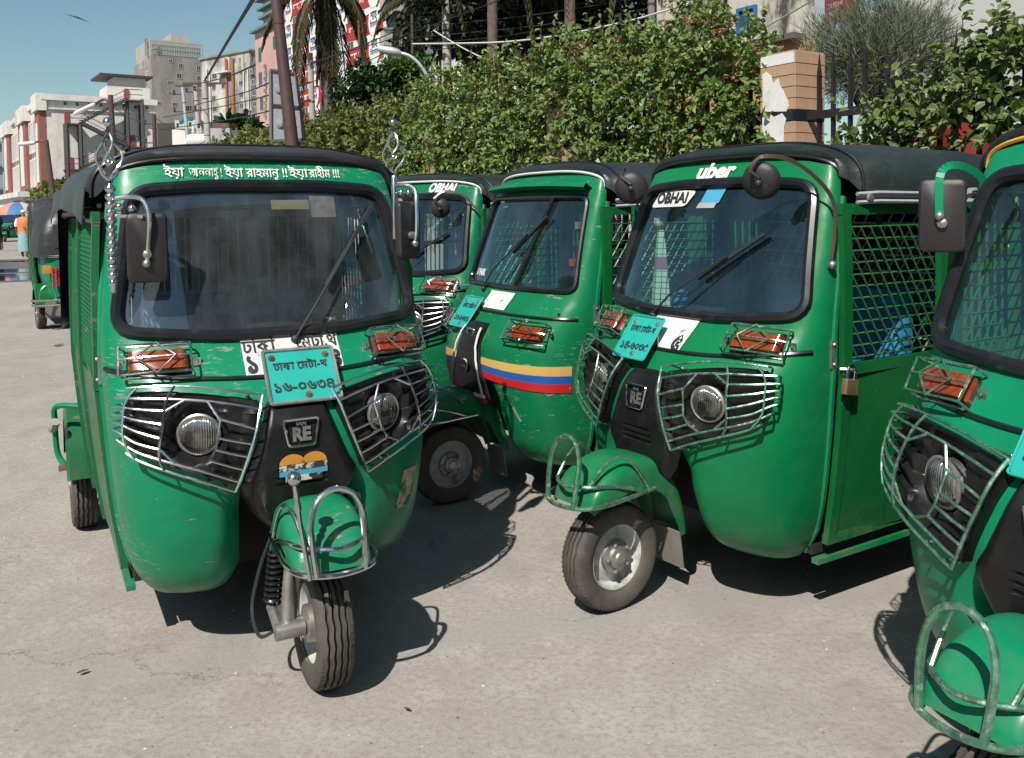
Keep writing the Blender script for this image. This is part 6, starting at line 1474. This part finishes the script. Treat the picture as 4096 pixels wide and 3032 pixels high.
# clutter between the poles
def boxat(name, label, u0, v0, u1, v1, Y, dep, mt, cat):
    a, b = at(u0, v1, Y), at(u1, v0, Y); o = MB().box2((0, 0, 0), (b.x - a.x, dep, b.z if v1 > 599 else b.z - a.z)).build(name, mt, smooth=False); o.location = (a.x, a.y, 0 if v1 > 599 else a.z); tag(o, label, cat); return o
boxat('garden_wall', 'stained pale grey wall at the foot of the tall concrete pole', 838, 512, 918, 620, 58, .5, wallmat('stained_grey_wall', (.33, .33, .34), (.14, .13, .12), .5, .65, .8), 'wall')
boxat('garden_wall', 'dark mossy wall below the garden bushes', 918, 520, 1060, 620, 60, .5, wallmat('mossy_dark_wall', (.13, .115, .10), (.06, .05, .045), .4, .7, .8), 'wall')
boxat('white_banner', 'blank white sheet banner hung between the poles', 690, 518, 752, 586, 55, .06, PLWHITE, 'banner')
boxat('shed', 'dark open shed below the grey tower', 632, 492, 700, 620, 62, 3, mat('dark_shed', (.05, .045, .042), .9), 'shed')
boxat('tin_roof', 'pale tin roof of the shack between the poles', 700, 480, 800, 515, 60, 3, mat('pale_tin', (.40, .39, .38), .6, var=.2), 'roof')
boxat('shack', 'low grey shack wall behind the white banner', 700, 515, 838, 620, 60, 3, STAINW, 'shack')
boxat('brown_box_hut', 'small brown hut on the wall right of the tall pole', 850, 492, 915, 513, 60, 2, RUST, 'hut')
o = MB().grid(lambda u, v: at(lerp(716, 772, u), lerp(480, 462, u) + 16 * v + 4 * math.sin(u * 9), 54) + V(0, .1 * v, 0), 10, 4).build('blue_tarpaulin', mat('blue_tarp', (.02, .20, .36), .6), smooth=60, solid=.02); tag(o, 'crumpled blue tarpaulin on the tin roof', 'tarpaulin')
o = MB(); q = at(803, 565, 50); o.lathe([(.35, -.7), (.42, -.5), (.42, .5), (.35, .7)], q, (1, 0, 0), 14); [o.lathe([(.07, 0), (.11, .1), (.07, .2), (.1, .3), (.04, .45)], q + V(x, 0, .4), (0, 0, 1), 8) for x in (-.4, 0, .4)]; o.box(q + V(0, 0, -.6), (1.8, 1, .25)); o = o.build('transformer', mat('pale_transformer', (.48, .48, .46), .6)); tag(o, 'pale transformer drum with insulators at the pole foot', 'transformer')
o = MB(); m_ = at(312, 74, 60); o.add([m_ + V(*q) for q in ((0, 0, 0), (-.55, .15, .25), (-.95, 0, .34), (-.5, -.18, .16), (.5, .15, -.14), (.95, .05, -.3), (.55, -.15, -.22), (.1, -.3, .0), (-.05, .45, .06), (0, 0, .12))], [(0, 1, 2, 3), (0, 4, 5, 6), (0, 3, 9), (0, 9, 1), (0, 9, 4), (0, 6, 9), (0, 7, 9), (0, 9, 8)]); o = o.build('bird', mat('bird_feathers', (.05, .045, .045), .9), smooth=False); tag(o, 'small dark bird gliding in the sky at top left', 'bird')
# ------------------------------------------------------------------ people and street things far left
SKIN = mat('skin', (.16, .085, .055), .7)
def body_mesh(pose):
    me = bpy.data.meshes.new('body'); J = pose['j']; vs = [V(*p[:3]) for p in J]; me.from_pydata([tuple(v) for v in vs], pose['e'], [])
    o = bpy.data.objects.new('body', me); COL.objects.link(o); mo = o.modifiers.new('skin', 'SKIN'); ss = o.modifiers.new('sub', 'SUBSURF'); ss.levels = 1
    for i, p in enumerate(J): me.skin_vertices[0].data[i].radius = (p[3], p[3] * (p[4] if len(p) > 4 else 1))
    me.skin_vertices[0].data[0].use_root = True
    dg = bpy.context.evaluated_depsgraph_get(); nm = bpy.data.meshes.new_from_object(o.evaluated_get(dg)); bpy.data.objects.remove(o); nm.materials.clear(); nm.materials.append(SKIN); nm.shade_smooth(); return nm
EDG = [(0, 1), (1, 2), (2, 3), (3, 4), (2, 5), (5, 6), (6, 7), (7, 8), (2, 9), (9, 10), (10, 11), (11, 12), (0, 13), (13, 14), (14, 15), (15, 16), (0, 17), (17, 18), (18, 19), (19, 20)]
def J(arm=0.0, step=.12): return [(0, 0, .95, .15, .75), (0, 0, 1.18, .15, .7), (0, 0, 1.38, .13, .7), (0, 0, 1.48, .055), (.01, 0, 1.60, .10), (0, .19, 1.38, .06), (.0, .24, 1.12, .045), (.05 + arm, .25, .90, .036), (.07 + arm, .25, .80, .04), (0, -.19, 1.38, .06), (.0, -.24, 1.12, .045), (.05, -.25, .90, .036), (.07, -.25, .80, .04), (step * .3, .1, .88, .10), (step, .1, .5, .065), (step * .6, .1, .09, .045), (step * .6 + .12, .1, .035, .04), (-step * .3, -.1, .88, .10), (-step * .5, -.1, .5, .065), (-step, -.1, .09, .045), (-step + .12, -.1, .035, .04)]
def person(label, loc, rz, top, bottom, head, skirt, hgt=1.0, bag=None):
    r = empty('person', (loc[0], loc[1], 0), rz); tag(r, label, 'person', 'people along the road'); r.scale = (hgt,) * 3
    link('body', body_mesh(dict(j=J(), e=EDG)), r)
    def loft(name, secs, mt):
        m = MB(); n = 18; vs = [V(cx + a * math.cos(2 * math.pi * k / n), b * math.sin(2 * math.pi * k / n), z) for cx, a, b, z in secs for k in range(n)]; m.add(vs, [(i * n + k, i * n + (k + 1) % n, (i + 1) * n + (k + 1) % n, (i + 1) * n + k) for i in range(len(secs) - 1) for k in range(n)]); m.build(name, mt, r, smooth=60)
    loft('shirt', [(0, .145, .215, .82), (0, .14, .205, .98), (0, .145, .215, 1.2), (0, .135, .235, 1.36), (0, .09, .17, 1.44), (0, .06, .07, 1.48)], top)
    for s in (1, -1): MB().tube([(0, s * .17, 1.39), (0, s * .235, 1.26), (0, s * .25, 1.12)], [.075, .07, .065], 10).build('sleeve', head if skirt else top, r)
    if skirt: loft('lungi', [(0, .18, .21, .22), (0, .165, .205, .5), (0, .15, .20, .84), (0, .14, .195, .96)], bottom)
    else:
        for s in (1, -1): MB().tube([(0, s * .09, .93), (s * .06, s * .10, .5), (s * .03, s * .10, .08)], [.115, .085, .075], 10).build('trouser_leg', bottom, r)
    MB().sphere((.0, 0, 1.655), .105, 12, (1, .9, .62)).build('cap' if skirt else 'hair', head if skirt else INK, r)
    if bag: MB().sphere((.1, .27, .62), .16, 10, (.5, .8, 1.2)).build('carrier_bag', bag, r)
VEST = mat('orange_vest', (.60, .17, .06), .7); YL = mat('reflective_yellow', (.55, .50, .12), .6)
person('man in orange vest, white cap and blue wrap, walking away on the road', (-17.3, 31.8), R(100), VEST, mat('blue_check_wrap', (.22, .36, .38), .9, var=.2, vscale=20), mat('white_cap', (.62, .62, .62), .8), True, .98)
person('person in red shirt beside the man in the orange vest', (-19.6, 36.6), R(200), mat('red_shirt', (.40, .03, .06), .8), mat('dark_trousers', (.03, .03, .035), .8), SKIN, False, .97, mat('pale_green_bag', (.42, .52, .42), .5))
person('person in black clothes at the left edge of the photo', (-21.9, 38.2), R(170), mat('black_clothes', (.012, .012, .014), .9), mat('black_clothes', (.012, .012, .014), .9), SKIN, False, 1.0)
ub = at(72, 838, 44); r = empty('parasol', (ub.x, ub.y, 0)); tag(r, 'blue and orange striped parasol above the distant rickshaw', 'parasol'); h = at(72, 808, 44).z
for k in range(8):
    a0, a1 = k * math.pi / 4, (k + 1) * math.pi / 4; m = MB(); m.grid(lambda u, v: V(1.0 * math.sin(v * 1.35) / .976 * math.cos(lerp(a0, a1, u)), 1.0 * math.sin(v * 1.35) / .976 * math.sin(lerp(a0, a1, u)), h - .62 * (1 - math.cos(v * 1.35)) / .78), 5, 8); m.build('canopy_panel', (mat('parasol_blue', (.06, .14, .33), .7), mat('parasol_orange', (.50, .20, .12), .7), mat('parasol_pale', (.50, .42, .38), .7))[(k * 2) % 3], r, smooth=60)
MB().tube([(0, 0, 0), (0, 0, h)], .025, 6).build('parasol_pole', STEEL, r)
q = at(18, 872, 46); o = MB().grid(lambda u, v: V(q.x - .9 + 1.6 * u, q.y + .8 * math.sin(u * 3) * v, 1.1 + .75 * math.sin(math.pi * (.12 + .8 * u)) * (1 - v ** 2 * .8)), 12, 6).build('blue_hood', mat('blue_hood_cloth', (.02, .17, .40), .6), smooth=60, solid=.01); tag(o, 'bright blue cycle cart hood at the left edge', 'cart hood')

# ------------------------------------------------------------------ unseen blocks added behind the camera for glass and chrome to reflect
def back_block(label, x, y, w_, d_, h_, rz, mt):
    r = empty('reflection_block', (x, y, 0), rz); tag(r, label, 'building'); MB().box((0, 0, h_ / 2), (w_, d_, h_)).build('wall', mt, r, smooth=False)
    wm = MB().box((0, 0, 0), (1.5, .12, 1.5)).mesh('window', WINGL, smooth=False); lm = MB().box((0, 0, 0), (2.0, .9, .14)).mesh('ledge', CONC, smooth=False)
    for k in range(int(h_ / 3.2)):
        for i in range(int(w_ / 3.4)):
            px_ = -w_ / 2 + 1.9 + i * 3.4; a = link('window', wm, r); a.location = (px_, d_ / 2 + .02, 1.9 + k * 3.2); b = link('ledge', lm, r); b.location = (px_, d_ / 2 + .45, 2.9 + k * 3.2)
back_block('tall cream block added unseen behind the camera to the right, for reflections', 19, -19, 17, 9, 27, R(42), wallmat('cream_plaster', (.42, .37, .31), (.22, .19, .16)))
back_block('grey block added unseen left of the view, for reflections', -27, -6, 24, 8, 12, R(-62), CONCL)
back_block('low brown block added unseen behind the camera, for reflections', 1, -27, 14, 8, 11, R(2), wallmat('brown_plaster', (.26, .19, .15), (.15, .11, .09)))
